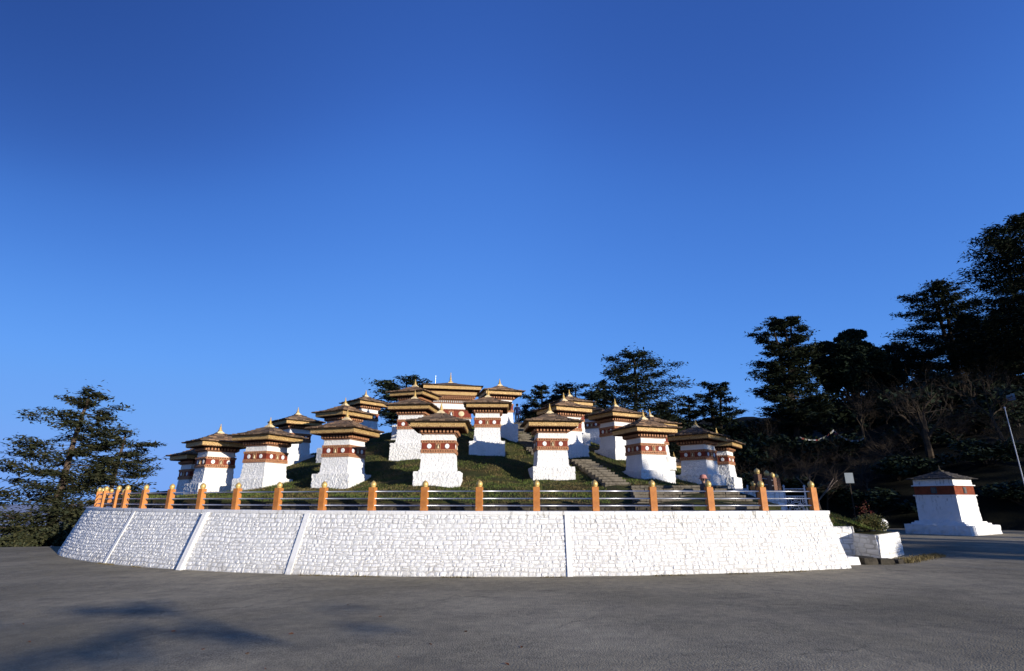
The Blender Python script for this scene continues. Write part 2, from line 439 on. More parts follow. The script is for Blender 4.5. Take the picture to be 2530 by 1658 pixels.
def _tps(ctrl, lam=.4):
    n = len(ctrl); d = np.hypot(ctrl[:, None, 0] - ctrl[None, :, 0], ctrl[:, None, 1] - ctrl[None, :, 1])
    K = d + 0.0; A = np.zeros((n + 3, n + 3)); A[:n, :n] = -K + 0; A[:n, :n] -= -lam * np.eye(n) * -1 * -1 * 0
    A[:n, :n] -= lam * np.eye(n) * .2
    A[:n, n] = 1; A[:n, n + 1] = ctrl[:, 0]; A[:n, n + 2] = ctrl[:, 1]; A[n:, :n] = A[:n, n:].T
    b = np.r_[ctrl[:, 2], 0, 0, 0]
    return np.linalg.solve(A, b)
W_ = _tps(ctrl)
def mound_z(x, y):
    x = np.asarray(x, float); y = np.asarray(y, float); sh = x.shape
    x = x.ravel(); y = y.ravel(); out = np.empty(len(x))
    for i in range(0, len(x), 20000):
        xx, yy = x[i:i + 20000], y[i:i + 20000]
        d = np.hypot(xx[:, None] - ctrl[None, :, 0], yy[:, None] - ctrl[None, :, 1])
        out[i:i + 20000] = -d @ W_[:-3] + W_[-3] + W_[-2] * xx + W_[-1] * yy
    return out.reshape(sh)
FOOT = np.array([(9, 62), (13, 46), (18, 38.5), (24, 33.8), (32, 28), (45, 22), (70, 12), (120, 0)], float)
def foot_dist(x, y):
    """signed distance uphill of the hill's foot line"""
    x = np.asarray(x, float); y = np.asarray(y, float); best = np.full(x.shape, 1e9); sg = np.zeros(x.shape)
    for (x0, y0), (x1, y1) in zip(FOOT[:-1], FOOT[1:]):
        dx, dy = x1 - x0, y1 - y0; L = math.hypot(dx, dy)
        t = np.clip(((x - x0) * dx + (y - y0) * dy) / L / L, 0, 1)
        d = np.hypot(x - x0 - t * dx, y - y0 - t * dy)
        side = (x - x0) * (-dy) / L + (y - y0) * dx / L
        m = d < best; best = np.where(m, d, best); sg = np.where(m, np.sign(side), sg)
    return best * sg
def hill_z(x, y):
    x = np.asarray(x, float); y = np.asarray(y, float)
    d = foot_dist(x, y)
    g = .0117 * np.clip(x, -45, 45)
    up = np.where(d > 0, 2.2 * (1 - np.exp(-d / 2.2)) + .20 * d * np.clip((x - 6) / 18, .2, 1.25), d * .02)
    up = np.where(up > 17, 17 + (up - 17) * .25, up)
    return g + up + vnoise(x, y, 3, .14) * np.clip(d * .06, 0, .9) + vnoise(x, y, 5, .6) * np.clip(d * .04, 0, .2)
def back_z(x, y):
    """ground behind and left of the terrace, falling to the valley"""
    x = np.asarray(x, float); y = np.asarray(y, float)
    r = np.hypot(x - CX, y - CY)
    fall = np.clip(28.6 - 0 * x + np.abs(0 * y), 0, None)
    dy = np.clip(y - (27.5 + .06 * (x + 20)), 0, None)
    out = np.clip(r - 28.5, 0, None)
    left = np.minimum(dy, out + 8)
    z = -.25 - .42 * left - .002 * left ** 2
    return np.maximum(z, -130) + vnoise(x, y, 8, .1) * np.clip(left * .05, 0, 1.5)

# asphalt yard and road: one sheet up to the drop on the left and the hill's foot on the right
xs = np.r_[np.linspace(-90, -30, 13)[:-1], np.linspace(-30, 34, 65), np.linspace(34, 120, 18)[1:]]
ys = np.r_[np.linspace(-90, 0, 12)[:-1], np.linspace(0, 62, 83)]
X, Y = np.meshgrid(xs, ys)
Z = .0117 * np.clip(X, -45, 45)
fd = foot_dist(X, Y)
mid = lambda A: (A[:-1, :-1] + A[1:, 1:]) / 2
xm, ym, fm = mid(X), mid(Y), mid(fd)
edge = 28.2 + .05 * (xm + 20) + .6 * vnoise(xm, xm * 0, 4, .25)
mask = ((ym < edge) | (xm > 9)) & (fm < 1.5)
yard = grid('ground', X, Y, Z, M['asphalt'], mask)
tag(yard, 'worn grey asphalt of the forecourt and road', kind='structure')
# hillside
xs = np.linspace(6, 190, 150); ys = np.linspace(-70, 210, 200)
X, Y = np.meshgrid(xs, ys); Z = hill_z(X, Y); fd = foot_dist(X, Y)
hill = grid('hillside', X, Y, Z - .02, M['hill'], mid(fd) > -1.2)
tag(hill, 'dark shaded hillside rising behind the road', kind='structure')
# slope behind / left, and a flat sheet coloured as valley haze
xs = np.linspace(-260, 60, 140); ys = np.linspace(26, 330, 130)
X, Y = np.meshgrid(xs, ys); Z = back_z(X, Y)
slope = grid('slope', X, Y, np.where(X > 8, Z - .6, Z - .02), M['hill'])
tag(slope, 'forest slope falling away to the valley', kind='structure')
mb = MB(); n = 64
vs = [(0, 0, -130)] + [(22000 * math.cos(2 * math.pi * k / n), 22000 * math.sin(2 * math.pi * k / n), -130) for k in range(n)]
mb.add(vs, [(0, 1 + k, 1 + (k + 1) % n) for k in range(n)])
tag(mb.build('haze_sheet', M['valley']), 'blue-grey sheet standing in for haze in the valley far below', kind='structure')
# mound
xs = np.arange(-26, 31, .3); ys = np.arange(15.5, 72, .3)
X, Y = np.meshgrid(xs, ys)
Z = mound_z(X, Y)
Z += vnoise(X, Y, 1, .9) * .10 + vnoise(X, Y, 2, 2.3) * .035
A_ = np.arctan2(X - CX, CY - Y); RR = np.hypot(X - CX, Y - CY)
RO = np.vectorize(rpost)(np.clip(A_, -1.5, 3.2)) - .62
# bring the grid's outer ring onto the kerb circle so its rim is clean
k = np.where(RR > RO, RO / RR, 1.0)
Xc = CX + (X - CX) * k; Yc = CY + (Y - CY) * k
Z = np.where(k < 1, mound_z(Xc, Yc), Z)
Z = np.where(RR > RO + .32, Z - .9, Z)
mask = mid(RR) < mid(RO) + .62
mask &= ~((mid(X) > 8.3) & (mid(Y) < 20.2))
mask &= mid(X) < 9.9 + (mid(Y) - 20) * .52
mound = grid('mound', Xc, Yc, Z, M['mound'], mask)
tag(mound, 'grassy mound carrying the chortens', kind='structure')
# grass on the visible side
n = 250000
gx = rng.uniform(-17, 12, n); gy = rng.uniform(16.4, 37, n)
keep = (rng.random(n) < np.clip(1.25 - (gy - 16) / 26, .15, 1)) & (np.hypot(gx - CX, gy - CY) < 26.95)
keep &= ~((gx > 3.3) & (gx < 9.5) & (gy < 20.6)) & (vnoise(gx, gy, 6, 1.1) > -.55)
gx, gy = gx[keep], gy[keep]; n = len(gx)
gz = mound_z(gx, gy) + vnoise(gx, gy, 1, .9) * .10 + vnoise(gx, gy, 2, 2.3) * .035 - .02
hh = rng.uniform(.025, .085, n); an = rng.uniform(0, 6.28, n); wdt = rng.uniform(.006, .015, n)
dx, dy = np.cos(an) * wdt, np.sin(an) * wdt; lx, ly = rng.normal(0, .035, n), rng.normal(0, .035, n)
V = np.stack([np.stack([gx - dx, gy - dy, gz], -1), np.stack([gx + dx, gy + dy, gz], -1),
              np.stack([gx + dx * .4 + lx, gy + dy * .4 + ly, gz + hh], -1), np.stack([gx - dx * .4 + lx, gy - dy * .4 + ly, gz + hh], -1)], 1)
tag(quads('grass', V, M['grass']), 'short grass growing over the mound', 'grass', kind='stuff')

# ------------------------------------------------------------------ masonry faces
def stone_face(mb, fn, W, courses, seed, wr=(.10, .25), bulge=(.004, .019), m=0, mj=1, hmin=.8):
    """fn(u in metres, v in 0..1, p) -> (n,3). rubble courses of separate rounded stones over a joint sheet"""
    r = np.random.default_rng(seed)
    # joint sheet
    nu = max(2, int(W / .25)); nv = max(2, courses // 2)
    U, Vv = np.meshgrid(np.linspace(0, W, nu + 1), np.linspace(0, 1, nv + 1))
    pts = fn(U.ravel(), Vv.ravel(), np.full(U.size, 0.0))
    f = [(j * (nu + 1) + i, j * (nu + 1) + i + 1, (j + 1) * (nu + 1) + i + 1, (j + 1) * (nu + 1) + i) for j in range(nv) for i in range(nu)]
    mb.add(pts, f, mj)
    hs = r.uniform(hmin, 1.25, courses); vs_ = np.r_[0, np.cumsum(hs) / hs.sum()]
    g = np.array([-1, -.82, -.3, .3, .82, 1]); N = len(g)
    GX, GY = np.meshgrid(g, g)
    prof = (1 - np.abs(GX) ** 5) * (1 - np.abs(GY) ** 5)
    fq = [(j * N + i, j * N + i + 1, (j + 1) * N + i + 1, (j + 1) * N + i) for j in range(N - 1) for i in range(N - 1)]
    for c in range(courses):
        v0, v1 = vs_[c], vs_[c + 1]; u = -r.uniform(0, .1)
        while u < W:
            w = r.uniform(*wr) * (1.0 if r.random() > .2 else .5)
            if W - (u + w) < wr[0] * .6: w = W - u
            parts = [(v0, v1)]
            if r.random() < .16: vm = v0 + (v1 - v0) * r.uniform(.4, .6); parts = [(v0, vm), (vm, v1)]
            for a0, a1 in parts:
                gap = r.uniform(.001, .005); gv = r.uniform(.002, .007) / 1.6
                if r.random() < .045: gap += .011
                ua, ub = max(0, u + gap), min(W, u + w - gap)
                if ub - ua < .02: continue
                jit = r.uniform(-1, 1, (4, 2)) * np.array([min(.022, w * .11), (a1 - a0) * .11])
                s_ = (GX + 1) / 2; t_ = (GY + 1) / 2
                # squircle rounding
                rr = np.maximum(0, (np.abs(GX) * np.abs(GY)) ** 3) * r.uniform(.02, .09)
                s2 = .5 + (s_ - .5) * (1 - rr); t2 = .5 + (t_ - .5) * (1 - rr)
                uu = ua + (ub - ua) * s2; vv = (a0 + gv) + (a1 - a0 - 2 * gv) * t2
                bl = (1 - s_) * (1 - t_); br = s_ * (1 - t_); tl = (1 - s_) * t_; tr = s_ * t_
                uu = uu + bl * jit[0, 0] + br * jit[1, 0] + tl * jit[2, 0] + tr * jit[3, 0]
                vv = vv + bl * jit[0, 1] + br * jit[1, 1] + tl * jit[2, 1] + tr * jit[3, 1]
                tilt = r.normal(0, .007, 2)
                p = -.012 + (r.uniform(*bulge) + .012) * np.maximum(prof, 0) ** .55 + (tilt[0] * GX + tilt[1] * GY) * prof ** .3 + r.normal(0, .0020, GX.shape)
                pts = fn(np.clip(uu, 0, W).ravel(), np.clip(vv, 0, 1).ravel(), p.ravel())
                mb.add(pts, fq, m)
            u += w
    return mb

# terrace retaining wall
A0, A1 = -1.32, .2535
TOPZ = 1.50
def rz_out(a, z): return np.array([rpost(q) for q in np.atleast_1d(a)]) + .30 + (1.56 - z) * .38
def wall_fn(u, v, p):
    du = .02 * vnoise(u, v * 1.5, 31, 2.1) + .012 * vnoise(u, v * 1.5, 33, 6.0); dv = .011 * vnoise(u, v * 1.5, 35, 1.3) + .007 * vnoise(u, v * 1.5, 37, 4.5)
    v = np.clip(v + dv * np.clip(v * 12, 0, 1) * np.clip((1 - v) * 12, 0, 1), 0, 1); u = np.clip(u + du, 0, (A1 - A0) * 28.0)
    a = A0 + u / 28.0
    x0 = CX + 28 * np.sin(a); zb = .0117 * np.clip(x0, -45, 45) - .12
    z = zb + v * (TOPZ - zb)
    r = rz_out(a, z) + p
    return np.c_[CX + r * np.sin(a), CY - r * np.cos(a), z]
wall = empty('retaining_wall', (CX, CY - 28.6, 0)); OFF = np.array([CX, CY - 28.6, 0])
tag(wall, 'long curved whitewashed rubble wall under the orange railing', 'wall')
mb = MB(); stone_face(mb, wall_fn, (A1 - A0) * 28.0, 16, 5)
for i in range(len(mb.v)): mb.v[i] = mb.v[i] - OFF
mb.build('stone_face', [M['white_stone'], M['white_joint']], wall)
# coping
def coping_pts(a, dr, z): 
    r = rpost(a) + dr
    return (CX + r * math.sin(a) - OFF[0], CY - r * math.cos(a) - OFF[1], z)
mb = MB(); vs = []; aa = np.linspace(A0, A1 + .0015, 130)
for a in aa:
    for dr, z in ((.345, 1.505), (.352, 1.575), (.34, 1.59), (-.60, 1.585), (-.60, 1.40), (.27, 1.40)): vs.append(coping_pts(a, dr, z))
fs = [(i * 6 + k, (i + 1) * 6 + k, (i + 1) * 6 + (k + 1) % 6, i * 6 + (k + 1) % 6) for i in range(len(aa) - 1) for k in range(6)]
fs += [tuple(range(6)), tuple((len(aa) - 1) * 6 + k for k in reversed(range(6)))]
mb.add(vs, fs); mb.build('coping', M['white_smooth'], wall)
# pilaster strips
for a, w, dep in ((-.582, .075, .05), (-.432, .085, .13), (-.292, .085, .055), (-.021, .07, .045)):
    mb = MB()
    strips = ((-w, -.012), (.012, w)) if dep > .08 else ((-w, w),)
    for s0, s1 in strips:
        vs = []
        for z in np.linspace(-.35, 1.503, 8):
            for (ss, dd) in ((s0, .02), (s0, dep), (s1, dep * .93), (s1, .02)):
                aq = a + ss / 28.4; r = float(rz_out(aq, z)[0]) + dd - (.1 if z > 1.4 and dep > .1 else 0) * 0
                vs.append((CX + r * math.sin(aq) - OFF[0], CY - r * math.cos(aq) - OFF[1], z))
        fs = [(i * 4 + k, i * 4 + (k + 1) % 4, (i + 1) * 4 + (k + 1) % 4, (i + 1) * 4 + k) for i in range(7) for k in range(4)] + [(28, 29, 30, 31)]
        mb.add(vs, fs)
    mb.build('pilaster', M['white_smooth'], wall)
# end return of the wall, running back beside the entrance
e0 = np.array([CX + 28.02 * math.sin(A1), CY - 28.02 * math.cos(A1)]); eb = np.array([CX + 28.6 * math.sin(A1 - .009), CY - 28.6 * math.cos(A1 - .009)])
mb = MB()
mb.add([(eb[0] - .004, eb[1], -.1), (eb[0] - .25, eb[1] + 3.4, -.1), (e0[0] - .25, e0[1] + 2.7, 1.5), (e0[0] - .01, e0[1], 1.5),
        (eb[0] - .7, eb[1] + .05, -.1), (eb[0] - .9, eb[1] + 3.4, -.1), (e0[0] - .8, e0[1] + 2.7, 1.5), (e0[0] - .6, e0[1] + .05, 1.5)],
       [(0, 1, 2, 3), (4, 7, 6, 5), (1, 5, 6, 2), (3, 2, 6, 7), (0, 3, 7, 4)])
for i in range(len(mb.v)): mb.v[i] = mb.v[i] - OFF
mb.build('return_face', M['white_stone'], wall)

# low stone stub wall, planter, kerb
def straight_fn(P0, P1, z0, z1, lean=0.0, off=(0, 0, 0)):
    P0 = np.array(P0, float); P1 = np.array(P1, float); d = P1 - P0; L = np.linalg.norm(d); d /= L; nrm = np.array([d[1], -d[0]])
    def fn(u, v, p):
        z = z0 + v * (z1 - z0); q = p - v * lean
        return np.c_[P0[0] + d[0] * u + nrm[0] * q - off[0], P0[1] + d[1] * u + nrm[1] * q - off[1], z - off[2]]
    return fn, L
stub = empty('stub_wall', (10.3, 18.9, 0)); tag(stub, 'low whitewashed wall stub between the terrace wall and the planter', 'wall')
mb = MB(); fn, L = straight_fn((9.0, 18.55), (11.1, 18.75), 0, 1.06, .06, (10.3, 18.9, 0)); stone_face(mb, fn, L, 6, 21, (.25, .5), (.008, .025))
fn, L = straight_fn((11.1, 18.75), (11.15, 19.3), 0, 1.06, .06, (10.3, 18.9, 0)); stone_face(mb, fn, L, 6, 22, (.25, .4), (.008, .025))
mb.box((-.25, .27, .52), (1.04, .26, .515)); mb.build('stone_face', [M['white_stone'], M['white_joint']], stub)
planter = empty('planter', (11.7, 19.2, 0.1)); tag(planter, 'whitewashed stone planter by the entrance holding a scrubby bush', 'planter')
PA, PB, PC, PD = (11.02, 17.55), (12.95, 19.35), (12.0, 21.0), (10.95, 19.3)
mb = MB()
for i, (p0, p1) in enumerate(((PD, PA), (PA, PB), (PB, PC))):
    fn, L = straight_fn(p0, p1, 0.0, .86, .05, (11.7, 19.2, 0.1)); stone_face(mb, fn, L, 6, 31 + i, (.25, .55), (.008, .03))
o_ = np.array([11.7, 19.2, .1])
qs = [(PD[0] + .06, PD[1]), (PA[0] + .02, PA[1] + .08), (PB[0] - .08, PB[1]), (PC[0], PC[1])]
mb.add([np.array((*q, .0)) - o_ for q in qs] + [np.array((*q, .84)) - o_ for q in qs], [(4, 5, 6, 7), (0, 1, 5, 4), (1, 2, 6, 5), (2, 3, 7, 6), (3, 0, 4, 7)], 1)
mb.build('stone_face', [M['white_stone'], M['white_joint']], planter)
mb = MB(); mb.add([np.array((*q, .87)) - o_ for q in [(PD[0] + .15, PD[1]), (PA[0] + .06, PA[1] + .22), (PB[0] - .22, PB[1]), (PC[0], PC[1] - .1)]], [(0, 1, 2, 3)]); mb.build('soil', M['mound'], planter)
kerb = MB()
for i, (x, y, hx, hy, hz, rz) in enumerate(((9.72, 16.95, .20, .20, .13, .2), (10.25, 16.95, .22, .16, .10, .1), (10.72, 16.92, .20, .18, .08, -.1), (10.4, 17.7, .45, .25, .06, .3), (11.15, 17.05, .16, .14, .05, .5))):
    kerb.box((x - 10.3, y - 16.9, .09), (hx, hy, hz), rz, .86, 0 if i == 0 else 1)
tag(kerb.build('kerb_stones', [M['white_stone'], M['stone_dark']], loc=(10.3, 16.9, .1)), 'rough low kerb stones over a drain at the foot of the planter', 'kerb')
ps = MB(); prof = []
for k in range(9):
    t = math.pi * k / 8; prof.append((max(.01, .17 * math.sin(t)) * (1 + .0), .2 - .2 * math.cos(t)))
n = 26; vs = []; fs = []
for r, z in prof:
    for k in range(n):
        t = 2 * math.pi * k / n; q = r * (1 + (.10 if k % 2 else -.06)); vs.append((q * math.cos(t), q * .7 * math.sin(t), z))
for i in range(len(prof) - 1):
    for k in range(n): fs.append((i * n + k, i * n + (k + 1) % n, (i + 1) * n + (k + 1) % n, (i + 1) * n + k))
ps.add(vs, fs); o = ps.build('painted_stone', M['white_smooth'], loc=(12.35, 19.35, .9)); o.rotation_euler = (.1, .35, .3)
tag(o, 'ribbed white painted oval stone standing on the planter edge', 'stone')

# mossy kerb behind the railing
mb = MB()
def kerb_fn(u, v, p):
    a = -1.3 + u / 27.0; r = np.array([rpost(q) for q in a]) - .58 + p
    return np.c_[CX + r * np.sin(a), CY - r * np.cos(a), 1.56 + v * .23]
stone_face(mb, kerb_fn, (1.42) * 27, 2, 77, (.2, .6), (.01, .06), 0, 0)
vs = []
for a in np.linspace(-1.3, .12, 100):
    for dr, z in ((-.60, 1.795), (-.85, 1.775), (-2.4, 1.70), (-2.5, .3)): vs.append((CX + (rpost(a) + dr) * math.sin(a), CY - (rpost(a) + dr) * math.cos(a), z))
mb.add(vs, [(4 * i + k, 4 * i + 4 + k, 4 * i + 5 + k, 4 * i + 1 + k) for i in range(99) for k in range(3)])
for i in range(len(mb.v)): mb.v[i] = mb.v[i] - np.array([CX, CY - 27.1, 1.56])
tag(mb.build('stone_kerb', [M['stone_dark']], loc=(CX, CY - 27.1, 1.56)), 'low mossy dark stone kerb holding the grass behind the railing', 'kerb')

# ------------------------------------------------------------------ railing
PX = [240, 253, 284, 306, 352, 417, 493, 581, 684, 795.6, 918, 1047.6, 1184, 1326, 1472.5, 1615, 1756, 1887, 2012]
def px_to_angle(px, py):
    r = ray(px, py); best = None
    for a in np.arange(-.84 if px < 250 else -.80, .3, .0005):
        R = rpost(a); x, y = CX + R * math.sin(a), CY - R * math.cos(a)
        e = abs(x / y - r[0] / r[1])
        if best is None or e < best[0]: best = (e, a)
    return best[1]
angs = [-.862] + [px_to_angle(p, 1258) for p in PX[1:]]
far = [-1.24, -1.175, -1.11, -1.045, -.98, -.915]
allang = far + angs
rail = empty('railing', (CX, CY - RP, 1.59)); OR = np.array([CX, CY - RP, 1.59])
tag(rail, 'orange post and steel pipe railing with gold finials along the terrace wall', 'railing')
RH = (.143, .335, .535)
BALL = [(.066, 0), (.074, .008), (.070, .018), (.084, .038), (.091, .070), (.088, .105), (.072, .140), (.045, .166), (.016, .184), (.002, .198)]
def post_mesh():
    w, d = .092, .090; pr = [(d, 0)]
    for h in RH: pr += [(d, h - .085), (d - .045, h + .0), (d, h + .018)]
    pr += [(d, .635), (d - .012, .652)]
    poly = [(-d, 0)] + pr + [(-d + .012, .652), (-d, .635)]
    n = len(poly); vs = [(-w, y, z) for y, z in poly] + [(w, y, z) for y, z in poly]
    return vs, [tuple(range(n)), tuple(reversed(range(n, 2 * n)))] + [(i, i + n, (i + 1) % n + n, (i + 1) % n) for i in range(n)]
vs, fs = post_mesh()
mb = MB(); mb.add(vs, fs); post0 = mb.build('post', M['orange'], rail)
mb = MB(); prof = BALL
mb.lathe(prof, 20); ball0 = mb.build('finial', M['gold'], post0, smooth=True); ball0.location = (0, 0, .650)
def place_post(src, a, first=False):
    o = src if first else src.copy()
    if not first:
        COL.objects.link(o)
        for ch in src.children:
            c = ch.copy(); COL.objects.link(c); c.parent = o
    r = rpost(a)
    o.parent = rail; o.location = (CX + r * math.sin(a) - OR[0], CY - r * math.cos(a) - OR[1], 0)
    o.rotation_euler = (R_.uniform(-.008, .008), R_.uniform(-.008, .008), a + R_.uniform(-.02, .02))
    return o
for i, a in enumerate(allang): place_post(post0, a, i == 0)
for a, b in zip(allang[:-1], allang[1:]):
    for h in RH:
        mb = MB()
        pa = np.array([CX + rpost(a) * math.sin(a), CY - rpost(a) * math.cos(a)]) - OR[:2]
        pb = np.array([CX + rpost(b) * math.sin(b), CY - rpost(b) * math.cos(b)]) - OR[:2]
        d = (pb - pa) / np.linalg.norm(pb - pa)
        pa = pa + d * .05; pb = pb - d * .05
        mb.tube([(*pa, h), (*pb, h)], .0165, 8)
        mb.build('rail', M['steel'], rail, smooth=True)

# ------------------------------------------------------------------ chortens
def rough_block(mb, hx0, hx1, z0, z1, amp=.012, step=.07, m=0, seed=0, hy0=None, hy1=None):
    """four slightly uneven rubble faces and a top"""
    hy0 = hy0 or hx0; hy1 = hy1 or hx1
    nz = max(2, int((z1 - z0) / step)); nn = max(3, int(2 * hx0 / step)); r = np.random.default_rng(seed)
    t = np.linspace(-1, 1, nn + 1)[:-1]
    ring = np.concatenate([np.c_[t, -np.ones(nn)], np.c_[np.ones(nn), t], np.c_[-t, np.ones(nn)], np.c_[-np.ones(nn), -t]])
    vs = []
    for k in range(nz + 1):
        f = k / nz; hx = hx0 + (hx1 - hx0) * f; hy = hy0 + (hy1 - hy0) * f
        j = 1 + r.normal(0, amp, len(ring)) / hx
        vs.append(np.c_[ring[:, 0] * hx * j, ring[:, 1] * hy * j, np.full(len(ring), z0 + (z1 - z0) * f) + (r.normal(0, amp * .5, len(ring)) if k == nz else 0)])
    n = len(ring); fs = [(k * n + i, k * n + (i + 1) % n, (k + 1) * n + (i + 1) % n, (k + 1) * n + i) for k in range(nz) for i in range(n)]
    vs.append(np.array([(0, 0, z1)])); c = (nz + 1) * n
    fs += [(nz * n + i, nz * n + (i + 1) % n, c) for i in range(n)]
    mb.add(np.concatenate(vs), fs, m)
def dentils(mb, half, z0, z1, cnt, depth, m=0, fill=.55):
    w = 2 * half / cnt * fill / 2
    for s in range(4):
        c, sn = math.cos(s * math.pi / 2), math.sin(s * math.pi / 2)
        for k in range(cnt):
            x = -half + (k + .5) * 2 * half / cnt; y = -half
            X_, Y_ = x * c - y * sn, x * sn + y * c
            hx, hy = (w, depth) if s % 2 == 0 else (depth, w)
            mb.box((X_, Y_, (z0 + z1) / 2), (hx, hy, (z1 - z0) / 2), 0, 1, m)
def shingle_roof(mb, half, z0, z1, half1, rows, per, seed, th=.035, sag=.05, hy=None, hy1=None):
    r = np.random.default_rng(seed); hy = hy or half; hy1 = hy1 or half1
    mb.add([(-half, -hy, z0), (half, -hy, z0), (half, hy, z0), (-half, hy, z0), (-half1, -hy1, z1 - .01), (half1, -hy1, z1 - .01), (half1, hy1, z1 - .01), (-half1, hy1, z1 - .01)],
           [(0, 3, 2, 1), (0, 1, 5, 4), (1, 2, 6, 5), (2, 3, 7, 6), (3, 0, 4, 7), (4, 5, 6, 7)])
    for s in range(4):
        c, sn = math.cos(s * math.pi / 2), math.sin(s * math.pi / 2)
        ha, ha1, hb, hb1 = (half, half1, hy, hy1) if s % 2 == 0 else (hy, hy1, half, half1)
        for k in range(rows):
            f0, f1 = k / rows, min(1, (k + 1.35) / rows)
            def P_(u, f, lift):
                a = ha + (ha1 - ha) * f; b = hb + (hb1 - hb) * f
                z = z0 + (z1 - z0) * f - sag * math.sin(math.pi * f) * (z1 - z0) * 2 + lift
                x, y = u * a, -b
                return (x * c - y * sn, x * sn + y * c, z)
            n = max(2, int(round(per * (1 - f0 * .8) * r.uniform(.85, 1.15)))); e = np.sort(np.r_[-1.0, 1.0, np.linspace(-1, 1, n + 1)[1:-1] + r.normal(0, .35 / n, n - 1)])
            for u0, u1 in zip(e[:-1], e[1:]):
                j0 = r.uniform(-.018, .03) if k else r.uniform(-.03, .012); l0, l1, l2 = r.uniform(.006, .03, 3); t_ = th * r.uniform(.6, 1.3)
                g = r.uniform(.001, .012)
                fa = f0 + j0
                v = [P_(u0 + g, fa, l0), P_(u1 - g, fa + r.uniform(-.012, .012), l1), P_(u1 - g, f1, l2 * .3), P_(u0 + g, f1, l2 * .3)]
                v = v + [(x, y, z + t_) for x, y, z in v[:2]] + [(x, y, z + t_ * .5) for x, y, z in v[2:]]
                mb.add(v, [(0, 3, 2, 1), (4, 5, 6, 7), (0, 1, 5, 4), (1, 2, 6, 5), (2, 3, 7, 6), (3, 0, 4, 7)])
def fascia_mesh(mb, half, z0, z1, th=.03, teeth=26, hy=None):
    hy = hy or half; step = 2 * half / teeth
    for s in range(4):
        c, sn = math.cos(s * math.pi / 2), math.sin(s * math.pi / 2)
        ha, hb = (half, hy) if s % 2 == 0 else (hy, half)
        nt = max(4, int(round(2 * ha / step)))
        xs_ = np.linspace(-ha, ha, nt * 2 + 1)
        top = []; bot = []
        a_ = ha if s % 2 == 0 else ha
        vs = []
        for i, x in enumerate(xs_):
            zb = z0 + (.028 if i % 2 == 0 else 0)
            xx = max(-ha + (0 if s % 2 == 0 else th), min(ha - (0 if s % 2 == 0 else th), x))
            for y, z in ((-hb, zb), (-hb, z1), (-hb + th, z1), (-hb + th, zb)):
                vs.append((xx * c - y * sn, xx * sn + y * c, z))
        N = len(xs_)
        fs = [(i * 4 + k, (i + 1) * 4 + k, (i + 1) * 4 + (k + 1) % 4, i * 4 + (k + 1) % 4) for i in range(N - 1) for k in range(4)]
        fs += [(0, 1, 2, 3), tuple((N - 1) * 4 + k for k in (3, 2, 1, 0))]
        mb.add(vs, fs)
FINIAL = [(.085, 0), (.085, .03), (.045, .045), (.032, .07), (.055, .085), (.060, .10), (.030, .118), (.026, .135), (.045, .145), (.045, .155), (.022, .168), (.020, .185), (.036, .195), (.034, .205), (.014, .22), (.012, .25), (.022, .262), (.014, .285), (.003, .31)]
def niche(parent, y, x=0, z=1.415, s=1.0, turn=0.0, rows=1):
    """framed arched niche with a seated figure; local -y faces outwards"""
    c, sn = math.cos(turn), math.sin(turn)
    mb = MB(); w, h, d = .085 * s, .105 * s, .012
    mb.box((0, -d, 0), (w * .78, .004, h * .9), m=1)
    for sx in (-1, 1): mb.box((sx * w, -d - .008, 0), (.016 * s, .012, h), m=0)
    mb.box((0, -d - .008, -h), (w + .016 * s, .014, .012 * s), m=0); mb.box((0, -d - .008, h), (w + .016 * s, .014, .014 * s), m=0)
    mb.box((-w * .6, -d - .004, h * .72), (.022 * s, .008, .03 * s), .0, 1, 0); mb.box((w * .6, -d - .004, h * .72), (.022 * s, .008, .03 * s), 0, 1, 0)
    # seated figure
    mb.lathe([(.045 * s, 0), (.05 * s, .015 * s), (.035 * s, .04 * s), (.03 * s, .075 * s), (.02 * s, .095 * s), (.012 * s, .10 * s), (.022 * s, .115 * s), (.02 * s, .135 * s), (.006 * s, .15 * s)], 8, (0, -d - .012, -.085 * s), 2)
    o = mb.build('niche', [M['dentil'], M['dentil_dark'], M['medal'] if s > 1.5 else M['pale_gold']], parent)
    X_, Y_ = x * c - y * sn, x * sn + y * c
    o.location = (X_, Y_, z); o.rotation_euler = (0, 0, turn)
    return o
